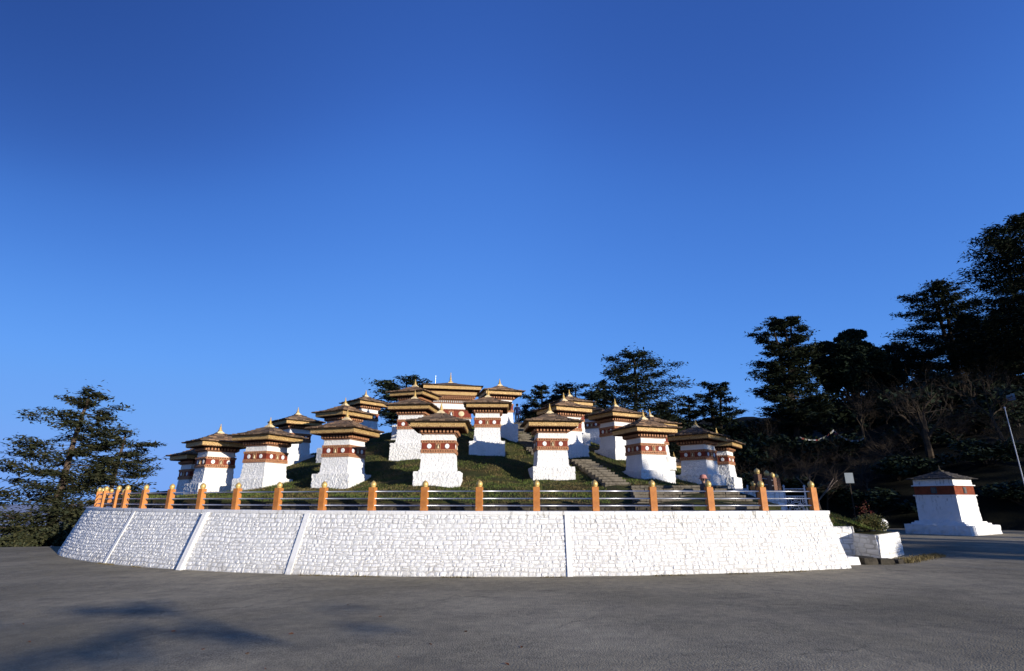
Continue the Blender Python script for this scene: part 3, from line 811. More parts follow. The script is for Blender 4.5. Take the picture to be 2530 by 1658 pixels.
def make_chorten(seed):
    root = empty('chorten', (0, 0, 0))
    mb = MB(); rough_block(mb, .965, .945, -1.0, .50, .009, .06, 0, seed); rough_block(mb, .775, .77, .495, .545, .006, .06, 0, seed + 1)
    mb.build('plinth', M['white'], root).scale = (.885, .885, 1)
    mb = MB(); rough_block(mb, .712, .668, .54, 1.17, .005, .045, 0, seed + 2); mb.build('body', M['white'], root).scale = (.905, .905, 1)
    mb = MB(); mb.box((0, 0, 1.19), (.70, .70, .025)); mb.box((0, 0, 1.245), (.678, .678, .035), m=1); dentils(mb, .69, 1.215, 1.268, 14, .022); mb.box((0, 0, 1.284), (.697, .697, .018))
    mb.box((0, 0, 1.545), (.688, .688, .014)); mb.box((0, 0, 1.582), (.676, .676, .03), m=1); dentils(mb, .695, 1.557, 1.606, 13, .022); mb.box((0, 0, 1.619), (.705, .705, .013))
    mb.build('dentil_molding', [M['dentil'], M['dentil_dark']], root).scale = (.92, .92, 1)
    mb = MB(); mb.box((0, 0, 1.4165), (.674, .674, .121)); fr = mb.build('frieze', M['frieze'], root); fr.scale = (.92, .92, 1)
    for s in range(4):
        t = s * math.pi / 2
        for x in (-.36, .36):
            mb = MB(); vs = [(0, 0, -.017)]; n = 18
            for ring, (rr, yy) in enumerate(((.090, 0), (.088, -.014), (.070, -.020), (.030, -.016))):
                for k in range(n): vs.append((rr * math.cos(2 * math.pi * k / n), yy, rr * math.sin(2 * math.pi * k / n)))
            fs = [(1 + q * n + k, 1 + q * n + (k + 1) % n, 1 + (q + 1) * n + (k + 1) % n, 1 + (q + 1) * n + k) for q in range(3) for k in range(n)]
            vs[0] = (0, -.018, 0); fs += [(1 + 3 * n + k, 1 + 3 * n + (k + 1) % n, 0) for k in range(n)]
            mb.add(vs, fs); d = mb.build('medallion', M['medal'], fr)
            d.location = (x * math.cos(t) + .674 * math.sin(t), x * math.sin(t) - .674 * math.cos(t), 1.415); d.rotation_euler = (0, 0, t)
        niche(fr, -.674, 0, 1.415, 1.0, t)
    mb = MB(); rough_block(mb, .652, .640, 1.632, 1.86, .004, .045, 0, seed + 3); mb.build('upper_wall', M['white'], root).scale = (.91, .91, 1)
    mb = MB(); mb.box((0, 0, 1.872), (.70, .70, .014)); mb.box((0, 0, 1.898), (.74, .74, .012), m=1); mb.box((0, 0, 1.98), (.665, .665, .07), m=1)
    dentils(mb, .745, 1.912, 2.01, 10, .045, fill=.5); mb.box((0, 0, 2.06), (.70, .70, .048), m=1)
    mb.build('cornice', [M['dentil'], M['dentil_dark']], root).scale = (.92, .92, 1)
    mb = MB(); mb.box((0, 0, 2.20), (.965, .965, .05)); mb.box((0, 0, 2.13), (.68, .68, .025))
    for s in range(4):
        c, sn = math.cos(s * math.pi / 2), math.sin(s * math.pi / 2)
        mb.box((0 * c + .955 * sn, 0 * sn - .955 * c, 2.085), ((.97, .018, .03) if s % 2 == 0 else (.018, .97, .03)))
        for k in range(9):
            x = -.8 + k * .2; y = -.82
            mb.box((x * c - y * sn, x * sn + y * c, 2.128), ((.025, .13, .022) if s % 2 == 0 else (.13, .025, .022)))
    mb.build('eave_soffit', M['timber'], root)
    mb = MB(); fascia_mesh(mb, 1.01, 2.075, 2.262); mb.build('fascia', M['fascia'], root)
    mb = MB(); shingle_roof(mb, 1.16, 2.268, 2.70, .13, 8, 9, seed + 5, .042); mb.build('roof', M['roof'], root)
    mb = MB(); mb.box((0, 0, 2.73), (.15, .15, .035)); mb.box((0, 0, 2.785), (.12, .12, .022), 0, .8); mb.box((0, 0, 2.83), (.085, .085, .028), 0, .6)
    fb = mb.build('finial_base', M['pale_gold'], root)
    mb = MB(); mb.lathe([(r * 1.12, z) for r, z in FINIAL], 12, (0, 0, 2.853)); mb.build('finial', M['gold'], root, smooth=True)
    return root
protos = [make_chorten(100), make_chorten(200), make_chorten(300)]
LAB = dict(
    A1='small-looking chorten at the far left end, almost hidden behind its neighbour', A2='chorten second from the left end, shadow across its right face',
    B='chorten with one grey textured face and one bright face, third from the left in front', H='shaded chorten higher up behind the third front chorten, left of a strip of sky',
    E='shaded chorten behind two others, left of the umbrella-crowned tree', F='chorten whose roof alone shows over the roof of the fourth front chorten',
    G='front chorten with broad grey textured left face, fourth from the left', I='second row chorten with a long shadow over its plinth, left of the temple wall',
    J='chorten whose roof rises between the umbrella tree and the large temple chorten', C='front row chorten seen nearly square on, left of centre, facing the camera',
    M='second row chorten seen square on with its plinth in shadow, beside the upper stair', N='front row chorten beside the stone stair with a cracked wide plinth',
    O2='chorten close behind the stair-side one, its left part hidden, plinth in shade', O1='chorten showing only a sunlit fascia above another roof, right of the stair',
    O3='farthest small chorten glimpsed in the gap right of the double roofs', PP='chorten in the second row right of the stair, left face in shade, sunlit gold fascia',
    Q='front row chorten right of the stair with dazzling white right face', Q2='chorten showing only finial and roof ridge behind the dazzling white one',
    R='wholly shaded bluish-white chorten second from the right end', S='rightmost chorten of the mound with a narrow sunlit edge against the dark hill')
for i, (key, px, py, D, psi) in enumerate(CH):
    p, az = CHP[key]
    o = protos[i] if i < 3 else copy_tree(protos[i % 3])
    o.location = tuple(p); o.rotation_euler = (0, 0, az)
    tag(o, LAB[key], 'chorten', 'white chortens with gilded eaves on the mound')

# larger chorten just right of the temple (square, wide roof)
def big_tier(root, hx, z, sc, seed, niches=True, body=(0, 1.6), hy=None):
    pass
L0 = copy_tree(protos[1]); L0.location = tuple(BASEL); azL = math.atan2(-BASEL[0], BASEL[1]) + math.radians(14); L0.rotation_euler = (0, 0, azL)
tag(L0, 'chorten against the right side of the large temple chorten, next to the standing man', 'chorten', 'white chortens with gilded eaves on the mound')

# central temple chorten
K = empty('temple_chorten', tuple(BASEK), math.radians(11)); K.scale = (.80, .80, .74)
tag(K, 'large central chorten with double gilded eaves crowning the mound', 'chorten')
hx = 1.9
mb = MB(); rough_block(mb, hx, hx - .06, -1.2, 1.05, .008, .15, 0, 901); mb.build('body', M['white'], K)
mb = MB(); mb.box((0, 0, 1.08), (hx + .03, hx + .03, .03)); dentils(mb, hx + .02, 1.11, 1.19, 26, .03); mb.box((0, 0, 1.15), (hx - .01, hx - .01, .04), m=1)
mb.box((0, 0, 1.91), (hx - .01, hx - .01, .035), m=1); dentils(mb, hx + .02, 1.88, 1.95, 26, .03); mb.box((0, 0, 1.965), (hx + .05, hx + .05, .016)); mb.build('dentil_molding', [M['dentil'], M['dentil_dark']], K)
mb = MB(); mb.box((0, 0, 1.53), (hx - .03, hx - .03, .345)); fr = mb.build('frieze', M['frieze'], K)
for s in range(4):
    t = s * math.pi / 2
    for x in (-.95, .95):
        mb = MB(); mb.lathe([(.27, 0), (.27, .02), (.24, .035), (.10, .03), (.01, .04)], 24)
        d = mb.build('medallion', M['pale_gold'], fr, smooth=True); y = -(hx - .03)
        d.location = (x * math.cos(t) - y * math.sin(t), x * math.sin(t) + y * math.cos(t), 1.53); d.rotation_euler = (math.pi / 2, 0, t)
    niche(fr, -(hx - .03), 0, 1.53, 2.3, t)
mb = MB(); rough_block(mb, hx - .08, hx - .10, 1.985, 2.55, .005, .15, 0, 905); mb.build('upper_wall', M['white'], K)
mb = MB(); mb.box((0, 0, 2.58), (hx - .04, hx - .04, .03)); mb.box((0, 0, 2.76), (hx - .10, hx - .10, .15), m=1); mb.box((0, 0, 2.93), (hx + .02, hx + .02, .02))
for s in range(4):
    c, sn = math.cos(s * math.pi / 2), math.sin(s * math.pi / 2)
    for k in range(19):
        x = -1.62 + k * .18; y = -(hx - .085)
        b = (.028, .02, .10) if s % 2 == 0 else (.02, .028, .10)
        mb.box((x * c - y * sn, x * sn + y * c, 2.76), b, 0, .8, 2)
        x += .09; b = (.014, .03, .13) if s % 2 == 0 else (.03, .014, .13); mb.box((x * c - y * sn, x * sn + y * c, 2.76), b)
mb.box((0, 0, 3.02), (hx + .10, hx + .10, .07), m=1); dentils(mb, hx + .14, 2.97, 3.07, 24, .05); mb.box((0, 0, 3.10), (hx + .2, hx + .2, .02)); mb.box((0, 0, 3.21), (hx + .2, hx + .2, .09), m=1)
dentils(mb, hx + .26, 3.14, 3.24, 24, .06); mb.box((0, 0, 3.32), (hx + .34, hx + .34, .02)); mb.build('cornice', [M['dentil'], M['dentil_dark'], M['medal']], K)
mb = MB(); fascia_mesh(mb, hx + .42, 3.34, 3.66, .04, 40); mb.build('lower_fascia', M['fascia'], K)
mb = MB(); mb.box((0, 0, 3.60), (hx + .38, hx + .38, .06)); mb.box((0, 0, 3.80), (hx + .3, hx + .3, .14)); mb.box((0, 0, 3.98), (hx + .72, hx + .72, .03)); mb.build('eave_soffit', M['timber'], K)
mb = MB(); fascia_mesh(mb, hx + .78, 3.86, 4.20, .04, 44); mb.build('upper_fascia', M['fascia'], K)
mb = MB(); shingle_roof(mb, hx + .95, 4.215, 5.0, .3, 9, 16, 940); mb.build('roof', M['roof'], K)
mb = MB(); mb.box((0, 0, 5.03), (.26, .26, .06)); mb.box((0, 0, 5.13), (.18, .18, .05), 0, .7); mb.build('finial_base', M['pale_gold'], K)
mb = MB(); mb.lathe([(r * 2.0, z * 3.4) for r, z in FINIAL], 14, (0, 0, 5.17)); mb.build('finial', M['gold'], K, smooth=True)
p = at(1076.7, 927.6, 42.5); mb = MB(); mb.tube([(0, 0, -1.2), (0, 0, 0)], [.014, .006], 6); mb.lathe([(.02, 0), (.03, .02), (.01, .05)], 6, (0, 0, -.4))
tag(mb.build('lightning_rod', M['steel'], loc=tuple(p)), 'thin metal rod above the temple roof left of its finial', 'rod')

# far roof glimpsed between two chortens on the right
fr_p = at(1664, 1117, 36); o = copy_tree(protos[2]); o.location = (fr_p[0], fr_p[1], fr_p[2] - 3.16); o.rotation_euler = (0, 0, .3)
tag(o, 'small far chorten low in the gap between the bright and the shaded chorten', 'chorten', 'white chortens with gilded eaves on the mound')

# ------------------------------------------------------------------ shrine by the road on the right
SH = empty('roadside_shrine', (22.2, 29.2, .26), math.radians(27))
SH.scale = (1, 1, .90)
tag(SH, 'small whitewashed shrine with plain red band and slate roof beside the road at right', 'shrine')
def pbox(h, z0, z1, taper=1.0): b = MB(); b.box((0, 0, (z0 + z1) / 2), (h, h, (z1 - z0) / 2), 0, taper); return b
mb = MB(); rough_block(mb, 1.47, 1.44, -.4, .48, .012, .12, 0, 700); rough_block(mb, 1.22, 1.21, .48, .58, .006, .12, 0, 701); rough_block(mb, 1.10, 1.09, .58, .66, .006, .12, 0, 702); mb.build('plinth', M['white_smooth'], SH)
mb = MB(); rough_block(mb, .95, .93, .66, 2.02, .006, .1, 0, 703); mb.build('body', M['white_smooth'], SH)
mb = MB(); mb.box((0, 0, 2.04), (.985, .985, .03)); mb.box((0, 0, 2.575), (.985, .985, .025)); mb.build('molding', M['white_smooth'], SH)
mb = MB(); mb.box((0, 0, 2.31), (.92, .92, .24)); fr = mb.build('frieze', m_plain('plain_red_band', (.20, .045, .017), .8, .2, .25, 5), SH)
for s in range(4):
    t = s * math.pi / 2; mb = MB(); mb.box((0, -.012, 0), (.13, .014, .17), m=0); mb.box((0, -.03, 0), (.085, .012, .13), m=1)
    o = mb.build('slate_panel', [m_plain('slate_panel', (.07, .075, .08)), M['niche']], fr); o.location = (.92 * math.sin(t), -.92 * math.cos(t), 2.31); o.rotation_euler = (0, 0, t)
mb = MB(); rough_block(mb, .91, .90, 2.60, 2.92, .006, .1, 0, 704); mb.build('upper_wall', M['white_smooth'], SH)
mb = MB(); shingle_roof(mb, 1.10, 2.925, 3.34, .16, 7, 8, 705, .03, .02); mb.build('roof', M['slate'], SH)
mb = MB(); mb.box((0, 0, 3.38), (.16, .16, .05), 0, .8); mb.lathe([(.08, 0), (.07, .06), (.03, .12), (.035, .16), (.008, .30)], 8, (0, 0, 3.43)); mb.build('finial', M['stone_dark'], SH)

# ------------------------------------------------------------------ stone stair
def step_mesh(c, w, d, h, rz, seed):
    mb = MB(); r = np.random.default_rng(seed); x = -w / 2
    while x < w / 2 - .02:
        ww = min(r.uniform(.25, .6), w / 2 - x)
        mb.box((x + ww / 2, r.uniform(-.02, .02), h / 2 + r.uniform(-.008, .008)), (ww / 2 - .006, d / 2, h / 2)); x += ww
    # masonry riser below
    for k in range(3):
        x = -w / 2
        while x < w / 2 - .02:
            ww = min(r.uniform(.12, .3), w / 2 - x); mb.box((x + ww / 2, .03 + r.uniform(-.012, .02), -.05 - .095 * k), (ww / 2 - .006, d / 2, .042)); x += ww
    return mb
stairL = empty('stone_stair', (4.6, 18.0, 1.6)); tag(stairL, 'broad stone stair rising from the railing up the mound between chortens', 'stair')
def stair_flight(root, steps):
    o0 = np.array(root.location)
    for i, (x, y, z, w, d, rz) in enumerate(steps):
        mb = step_mesh(None, w, d, .075, rz, int(y * 100) + i)
        mb.build('step', M['stone'], root, loc=(x - o0[0], y - o0[1], z - o0[2]), rz=rz)
st = []
for k in range(7):
    y = 17.25 + k * .48; z = 1.62 + k * .112
    xl = 3.75 - k * .05 + .12 * k; xr = 7.55
    st.append(((xl + xr) / 2, y, z, xr - xl, .62, 0))
for k in range(11):
    f = k / 10; y = 20.7 + f * 4.6; q = at(1520 - 85 * f, 1200, y)
    st.append((q[0], y, 2.42 + f * 1.12, .95, .55, math.radians(10)))
stair_flight(stairL, st)
stairU = empty('stone_stair', (.6, 30, 4.8)); tag(stairU, 'upper stone stair climbing past the second row towards the standing man', 'stair')
st = []
for k in range(12):
    f = k / 11; y = 27.2 + f * 5.2
    st.append((1.55 - 1.2 * f, y, float(mound_z(1.55 - 1.2 * f, y)) + .04, 1.3, .5, math.radians(8)))
for k in range(14):
    f = k / 13; y = 34 + f * 9.0
    st.append((.45 - .1 * f, y, float(mound_z(.45, y)) + .05, 1.3, .6, 0))
stair_flight(stairU, st)

# ------------------------------------------------------------------ entrance walls, gates and far railing behind the terrace railing
ew = empty('entrance_wall', at(1790, 1262, 20)); e_off = np.array(ew.location)
tag(ew, 'shaded white wall behind the railing beside the iron gates', 'wall')
mb = MB()
def seg(px0, px1, y, z0, z1, seed, th=.3):
    a = at(px0, 1240, y); b = at(px1, 1240, y)
    fn, L = straight_fn((a[0], a[1]), (b[0], b[1] + .0), z0, z1, 0, e_off); stone_face(mb, fn, L, 6, seed, (.2, .45), (.004, .015))
    c = (a + b) / 2 - e_off; mb.box((c[0], c[1] + th / 2 + .003, (z0 + z1) / 2 - e_off[2]), (L / 2, th / 2, (z1 - z0) / 2 - .002))
seg(1790, 1812, 19.9, .3, 2.22, 1); seg(1853, 1942, 19.9, .3, 2.20, 2); seg(1812, 1853, 20.6, .3, 2.25, 3)
mb.build('stone_face', [M['white_stone'], M['white_joint']], ew)
def gate(px0, px1, y, z0, z1, label, arch):
    a = at(px0, 1240, y); b = at(px1, 1240, y); w = b[0] - a[0]
    g = empty('iron_gate', ((a[0] + b[0]) / 2, y, z0)); tag(g, label, 'gate', 'iron gates at the entrance')
    H = z1 - z0; mb = MB()
    for s in (-1, 1): mb.tube([(s * w / 2, 0, -.6), (s * w / 2, 0, H)], .028, 8); mb.lathe([(.034, 0), (.04, .02), (.01, .06)], 8, (s * w / 2, 0, H))
    mb.tube([(-w / 2, 0, H - .07), (w / 2, 0, H - .07)], .016, 6); mb.tube([(-w / 2, 0, H - .30), (w / 2, 0, H - .30)], .02, 6); mb.tube([(-w / 2, 0, -.5), (w / 2, 0, -.5)], .02, 6)
    mb.build('frame', M['iron'], g)
    mb = MB(); top = H - .30
    n = 9
    for k in range(n):
        x = -w / 2 + (k + .5) * w / n
        mb.tube([(x, 0, top), (x, 0, top - (.10 if 2 < k < n - 3 else .22))], .011, 5)
        mb.tube([(x, 0, -.5), (x, 0, -.2 if 1 < k < n - 2 else .1)], .011, 5)
    for R0 in (.36 * w, .30 * w):
        mb.tube([(R0 * math.cos(t), 0, top - .42 + R0 * 1.15 * math.sin(t)) for t in np.linspace(0, 2 * math.pi, 25)], .011, 5)
    for sx in (-1, 1):
        for R0, ox, oz in ((.10, .14, .1), (.07, .30, .30), (.09, .16, -.2), (.06, .05, .0), (.07, .32, -.12)):
            mb.tube([(sx * (ox * w / .8) + R0 * (1 - t / 9) * math.cos(t * sx), 0, top - .42 + oz + R0 * (1 - t / 9) * math.sin(t)) for t in np.linspace(0, 7, 18)], .009, 5)
        for k in range(4): mb.tube([(sx * w * .5, 0, top - .15 - .2 * k), (sx * w * .33, 0, top - .25 - .2 * k)], .008, 5)
    mb.tube([(0, 0, top), (-.05, 0, top - .1), (0, 0, top - .2), (.05, 0, top - .1), (0, 0, top)], .009, 5)
    mb.build('scrollwork', M['iron'], g)
gate(1812, 1851, 19.55, 1.15, 2.32, 'scrolled iron gate leaf in shade against the white wall', 0)
gate(1941, 1992, 18.6, 1.2, 2.30, 'sunlit white scrolled iron gate leaf left of the last orange post', 1)
# back railing
br = empty('back_railing', at(1870, 1205, 18.5)); tag(br, 'shaded brown post railing receding behind the entrance', 'railing'); bo = np.array(br.location)
prev = None
for i, (px, py, D) in enumerate(((1869, 1156, 18.7), (1893, 1161.5, 20.3), (1907, 1166.5, 21.8), (1917, 1170, 23.2))):
    p = at(px, py, D); zb = p[2] - .85
    if i == 0:
        mb = MB(); vs, fs = post_mesh(); mb.add(vs, fs); mb.box((0, 0, -.8), (.09, .09, .8)); bp = mb.build('post', M['brown_post'], br)
        mb = MB(); mb.lathe(BALL, 16); bf = mb.build('finial', M['gold'], bp, smooth=True); bf.location = (0, 0, .65); q = bp
    else:
        q = bp.copy(); COL.objects.link(q); c = bf.copy(); COL.objects.link(c); c.parent = q
    q.location = (p[0] - bo[0], p[1] - bo[1], zb - bo[2]); q.rotation_euler = (0, 0, .5)
    if prev is not None:
        for h in RH:
            mb = MB(); mb.tube([prev + (0, 0, h), np.array(q.location) + (0, 0, h)], .016, 6); mb.build('rail', M['steel'], br)
    prev = np.array(q.location)
p = at(1860, 1188, 21.0); gp = empty('gate_post', (p[0], p[1], p[2] - .85)); tag(gp, 'single orange post with gold finial behind the fourth shaded railing', 'post')
gp['label'] = 'lone orange post with small gold finial just left of the shaded brown posts'
mb = MB(); vs, fs = post_mesh(); mb.add(vs, fs); mb.box((0, 0, -.5), (.085, .085, .5)); mb.build('shaft', M['orange'], gp)
c = ball0.copy(); COL.objects.link(c); c.parent = gp; c.location = (0, 0, .65); c.name = 'finial'

# ------------------------------------------------------------------ people
def person(name, loc, H, rz, jacket, trousers, skin, hair, hat=None, arms=((.12, .05), (-.12, .05)), label=''):
    root = empty(name, loc, rz)
    bm_v = [(0, 0, .53), (0, -.005, .62), (0, 0, .73), (0, .005, .80), (0, 0, .845), (0, -.01, .875), (0, -.012, .92), (0, -.01, .965),
            (.10, 0, .805), (.135, .01, .66), (.145, -.03, .53), (.145, -.045, .485),
            (-.10, 0, .805), (-.135, .01, .66), (-.145, -.03, .53), (-.145, -.045, .485),
            (.055, 0, .49), (.06, -.01, .28), (.065, .01, .05), (.068, -.06, .018),
            (-.055, 0, .49), (-.06, .005, .28), (-.065, .02, .05), (-.07, -.05, .018)]
    ed = [(0, 1), (1, 2), (2, 3), (3, 4), (4, 5), (5, 6), (6, 7), (3, 8), (8, 9), (9, 10), (10, 11), (3, 12), (12, 13), (13, 14), (14, 15), (0, 16), (16, 17), (17, 18), (18, 19), (0, 20), (20, 21), (21, 22), (22, 23)]
    rd = [.085, .083, .088, .075, .035, .034, .052, .045, .045, .033, .024, .022, .045, .033, .024, .022, .058, .04, .028, .024, .058, .04, .028, .024]
    me = bpy.data.meshes.new('body'); me.from_pydata([tuple(c * H for c in v) for v in bm_v], ed, [])
    o = bpy.data.objects.new('body', me); COL.objects.link(o); o.parent = root
    md = o.modifiers.new('skin', 'SKIN'); sd = o.modifiers.new('sub', 'SUBSURF'); sd.levels = 2; sd.render_levels = 2
    for i, s in enumerate(me.skin_vertices[0].data): s.radius = (rd[i] * H, rd[i] * H * (.75 if i < 4 else .95)); s.use_root = i == 0
    t = NT(name + '_clothes', .85, .2); sx = t.n('ShaderNodeSeparateXYZ'); t.l(t.tc.outputs['Object'], sx.inputs[0])
    f = t.math('DIVIDE', sx.outputs[2], H * 1.02)
    rp = t.n('ShaderNodeValToRGB'); rp.color_ramp.interpolation = 'CONSTANT'; e = rp.color_ramp.elements
    for _ in range(2): e.new(.5)
    for i, (pz, c) in enumerate(((0, (.03, .03, .03)), (.035, trousers), (.53, jacket), (.835, skin))): e[i].position = pz; e[i].color = (*c, 1)
    t.l(f, rp.inputs[0]); t.color(rp.outputs[0]); me.materials.append(t.m)
    # face details and hands
    mb = MB()
    for s in (-1, 1):
        mb.lathe([(.001, -.006), (.006, 0), (.001, .006)], 6, (s * .018 * H, -.062 * H, .935 * H))
    fa = mb.build('eyes', M['bark_dark'], root)
    mb = MB(); mb.tube([(0, -.060 * H, .94 * H), (0, -.074 * H, .918 * H), (0, -.062 * H, .912 * H)], [.006 * H, .009 * H, .004 * H], 6)
    for s in (-1, 1):
        mb.tube([(s * .055 * H, -.01 * H, .945 * H), (s * .060 * H, -.008 * H, .925 * H), (s * .054 * H, -.01 * H, .905 * H)], .009 * H, 6)
        for k in range(4):
            x = s * (.145 * H) ; y = -.045 * H + (k - 1.5) * .011 * H
            mb.tube([(x, y, .487 * H), (x - s * .003, y - .003, .462 * H), (x - s * .012, y - .006, (.440 + .004 * (k % 2)) * H)], [.0075 * H, .006 * H, .004 * H], 6)
        mb.tube([(s * .135 * H, -.065 * H, .492 * H), (s * .122 * H, -.078 * H, .476 * H), (s * .12 * H, -.08 * H, .462 * H)], [.008 * H, .006 * H, .004 * H], 6)
    mb.build('skin_details', m_plain(name + '_skin', skin, .6, .3, .1), root)
    mb = MB()
    mb.lathe([(.050 * H, .905 * H), (.060 * H, .93 * H), (.061 * H, .955 * H), (.052 * H, .985 * H), (.03 * H, 1.003 * H), (.004 * H, 1.008 * H)], 14, (0, .010 * H, 0))
    mb.build('hair', m_plain(name + '_hair', hair, .8, .2), root)
    if hat:
        mb = MB(); mb.lathe([(.095 * H, .945 * H), (.098 * H, .952 * H), (.072 * H, .962 * H), (.070 * H, .99 * H), (.055 * H, 1.022 * H), (.02 * H, 1.032 * H), (.002 * H, 1.033 * H)], 18, (0, -.002 * H, 0)); mb.build('hat', m_plain('pink_hat', hat, .85, .2, .15), root)
    tag(root, label, 'person')
    return root
gz = float(mound_z(.42, 44.6))
person('person', (.42, 44.6, at(1277, 1049, 44.6)[2]), 1.70, math.pi, (.035, .06, .15), (.02, .022, .035), (.30, .17, .12), (.02, .015, .012), None, label='man in blue jacket and dark trousers standing at the top of the upper stair')
p = at(1737, 1173, 18.9); person('person', (p[0], p[1], p[2] - 1.62), 1.58, math.radians(-80), (.10, .08, .075), (.04, .04, .045), (.32, .19, .14), (.02, .015, .012), (.45, .20, .16), label='person in a dusty pink hat standing behind the third orange post from the right')

# ------------------------------------------------------------------ trees
def cards(C, size, r, flat=.35, asp=.30, droop=0.0):
    """leaf cards at centres C"""
    n = len(C); an = r.uniform(0, 2 * np.pi, n)
    u = np.stack([np.cos(an), np.sin(an), r.normal(-droop, flat, n)], -1); u /= np.linalg.norm(u, axis=1)[:, None]
    w = np.stack([-np.sin(an), np.cos(an), r.normal(0, flat * 1.3, n)], -1); w /= np.linalg.norm(w, axis=1)[:, None]
    s = size * r.uniform(.55, 1.35, n)[:, None]; u = u * s; w = w * s * asp
    return np.stack([C - u * .9 - w * .5, C - u * .1 - w, C + u, C - u * .1 + w], 1)
def conifer(name, top, base_z, prof, seed, limbs=60, clusters=16, per=9, size=.30, lean=(0, 0), mat='pine', bark='bark', h0=.25, trunk_r=None, label='', group='', droop=.12, up=.18, forks=1, cat='tree', thick=1.0, dens=None, gap=.1, fl=.22):
    """layered evergreen. prof = [(t, radius)] with t height fraction"""
    r = np.random.default_rng(seed)
    per = int(per * 4.6); size = size * .66; H = top[2] - base_z; bx, by = top[0] - lean[0] * H, top[1] - lean[1] * H
    root = empty(name, (bx, by, base_z)); tag(root, label, cat, group)
    tr = trunk_r or H * .022
    wob = r.normal(0, .02, (6, 2)) * H * .35
    def axis(t, fk=0):
        i = t * 5; a = int(min(4, i)); f = i - a; w = wob[a] * (1 - f) + wob[a + 1] * f
        off = (fk * .09 * H * max(0, t - .25)) if fk else 0
        return np.array([lean[0] * H * t + w[0] * t * (1 - t) * 4 + off, lean[1] * H * t + w[1] * t * (1 - t) * 4, H * t])
    mb = MB(); fks = [0] if forks == 1 else [-1, .6, 1.4][:forks] if forks > 2 else [-.7, .8]
    for fk in fks:
        ts = np.linspace(-.04 if fk == fks[0] else .2, .985, 14); mb.tube([axis(max(t, -.04), fk) for t in ts], [tr * (1.12 - t) ** .8 + .01 for t in ts], 8)
    C = []; pt, pr = zip(*prof)
    for k in range(limbs):
        t = h0 + (1 - h0) * ((k + r.uniform(0, 1)) / limbs) ** .93
        if r.random() < gap: continue
        fk = fks[k % len(fks)]; R = np.interp(t, pt, pr) * r.uniform(.6, 1.12)
        if R < .15: R = .15
        an = k * 2.399 + r.normal(0, .4); d = np.array([math.cos(an), math.sin(an)])
        b = axis(t, fk); dr = droop * (1 - t) - up * t
        pts = []; nseg = 6
        bend = r.normal(0, .12)
        for q in np.linspace(0, 1, nseg):
            e = np.array([d[0] * math.cos(bend * q) - d[1] * math.sin(bend * q), d[1] * math.cos(bend * q) + d[0] * math.sin(bend * q)])
            z = -dr * R * q + .10 * R * q * q * (1 if t < .8 else 1.4) - .05 * R * math.sin(math.pi * q)
            pts.append(b + np.array([e[0] * R * q, e[1] * R * q, z]))
        lr = max(.012, tr * .28 * (R / max(pr)) * (1.1 - t)) * thick
        mb.tube(pts, [lr * (1 - .75 * q) for q in np.linspace(0, 1, nseg)], 5, cap=False)
        pts = np.array(pts); nc = max(3, int(clusters * R / max(pr) * r.uniform(.8, 1.2)))
        for c in range(nc):
            q = r.uniform(.22, 1.0) ** .8; i = q * (nseg - 1); a = int(min(nseg - 2, i)); cen = pts[a] * (1 - i + a) + pts[a + 1] * (i - a)
            side = r.normal(0, .20 * R * (1.15 - q) + .12 * R * .4); sd = np.array([-d[1], d[0], 0]) * side; cen = cen + sd + (0, 0, -abs(side) * .12 + r.normal(0, .03 * R * .5))
            if abs(side) > .12 * R and r.random() < .5: mb.tube([cen - sd * .9, cen], [lr * .35, lr * .15], 4, cap=False)
            rad = (.10 + .09 * R) * r.uniform(.7, 1.3); n = int(per * r.uniform(.6, 1.4))
            C.append(cen + r.normal(0, 1, (n, 3)) * np.array([rad, rad, rad * fl]))
    for fk in fks: C.append(axis(.985, fk) + r.normal(0, 1, (int(per * 4), 3)) * np.array([.35, .35, .22]) * (max(pr) / 4 + .2))
    mb.build('trunk', M[bark], root)
    C = np.concatenate(C)
    quads('crown', cards(C, size, r), M[mat], root)
    return root
def bare_tree(name, base, H, spread, seed, label, group=None, mat='twig', levels=5, tr=None, kids=(4, 4, 4, 4), trunk_frac=.28, twigmat=None, lean=(0, 0)):
    r = np.random.default_rng(seed); root = empty(name, base); tag(root, label, 'tree' if H > 3.2 else 'shrub', group)
    mbt = MB(); mbw = MB(); tr = tr or H * .022
    def grow(p, d, L, rad, lv):
        n = 4; pts = [p]; dd = d.copy(); rr = [rad]
        for i in range(n):
            dd = dd + r.normal(0, .16, 3); dd[2] += .05 * (1 if lv < 3 else .2); dd /= np.linalg.norm(dd); pts.append(pts[-1] + dd * L / n); rr.append(rad * (1 - .45 * (i + 1) / n))
        (mbt if lv < 2 else mbw).tube(pts, rr, 6 if lv < 2 else 3, cap=False)
        if lv >= levels - 1: return
        for k in range(kids[min(lv, len(kids) - 1)]):
            i = r.integers(1 if lv else 2, n + 1); q = pts[i]
            a = r.normal(0, 1, 3); a[2] *= .5; a -= dd * np.dot(a, dd); a /= np.linalg.norm(a) + 1e-6
            sp = spread * r.uniform(.6, 1.3); nd = dd + a * sp; nd /= np.linalg.norm(nd)
            grow(q, nd, L * r.uniform(.55, .85), rr[i] * r.uniform(.5, .7), lv + 1)
    grow(np.zeros(3) + (0, 0, -.2), np.array([lean[0], lean[1], 1.0]), H * trunk_frac * 1.3, tr, 0)
    mbt.build('trunk', M[mat], root); mbw.build('crown', M[twigmat or mat], root)
    return root
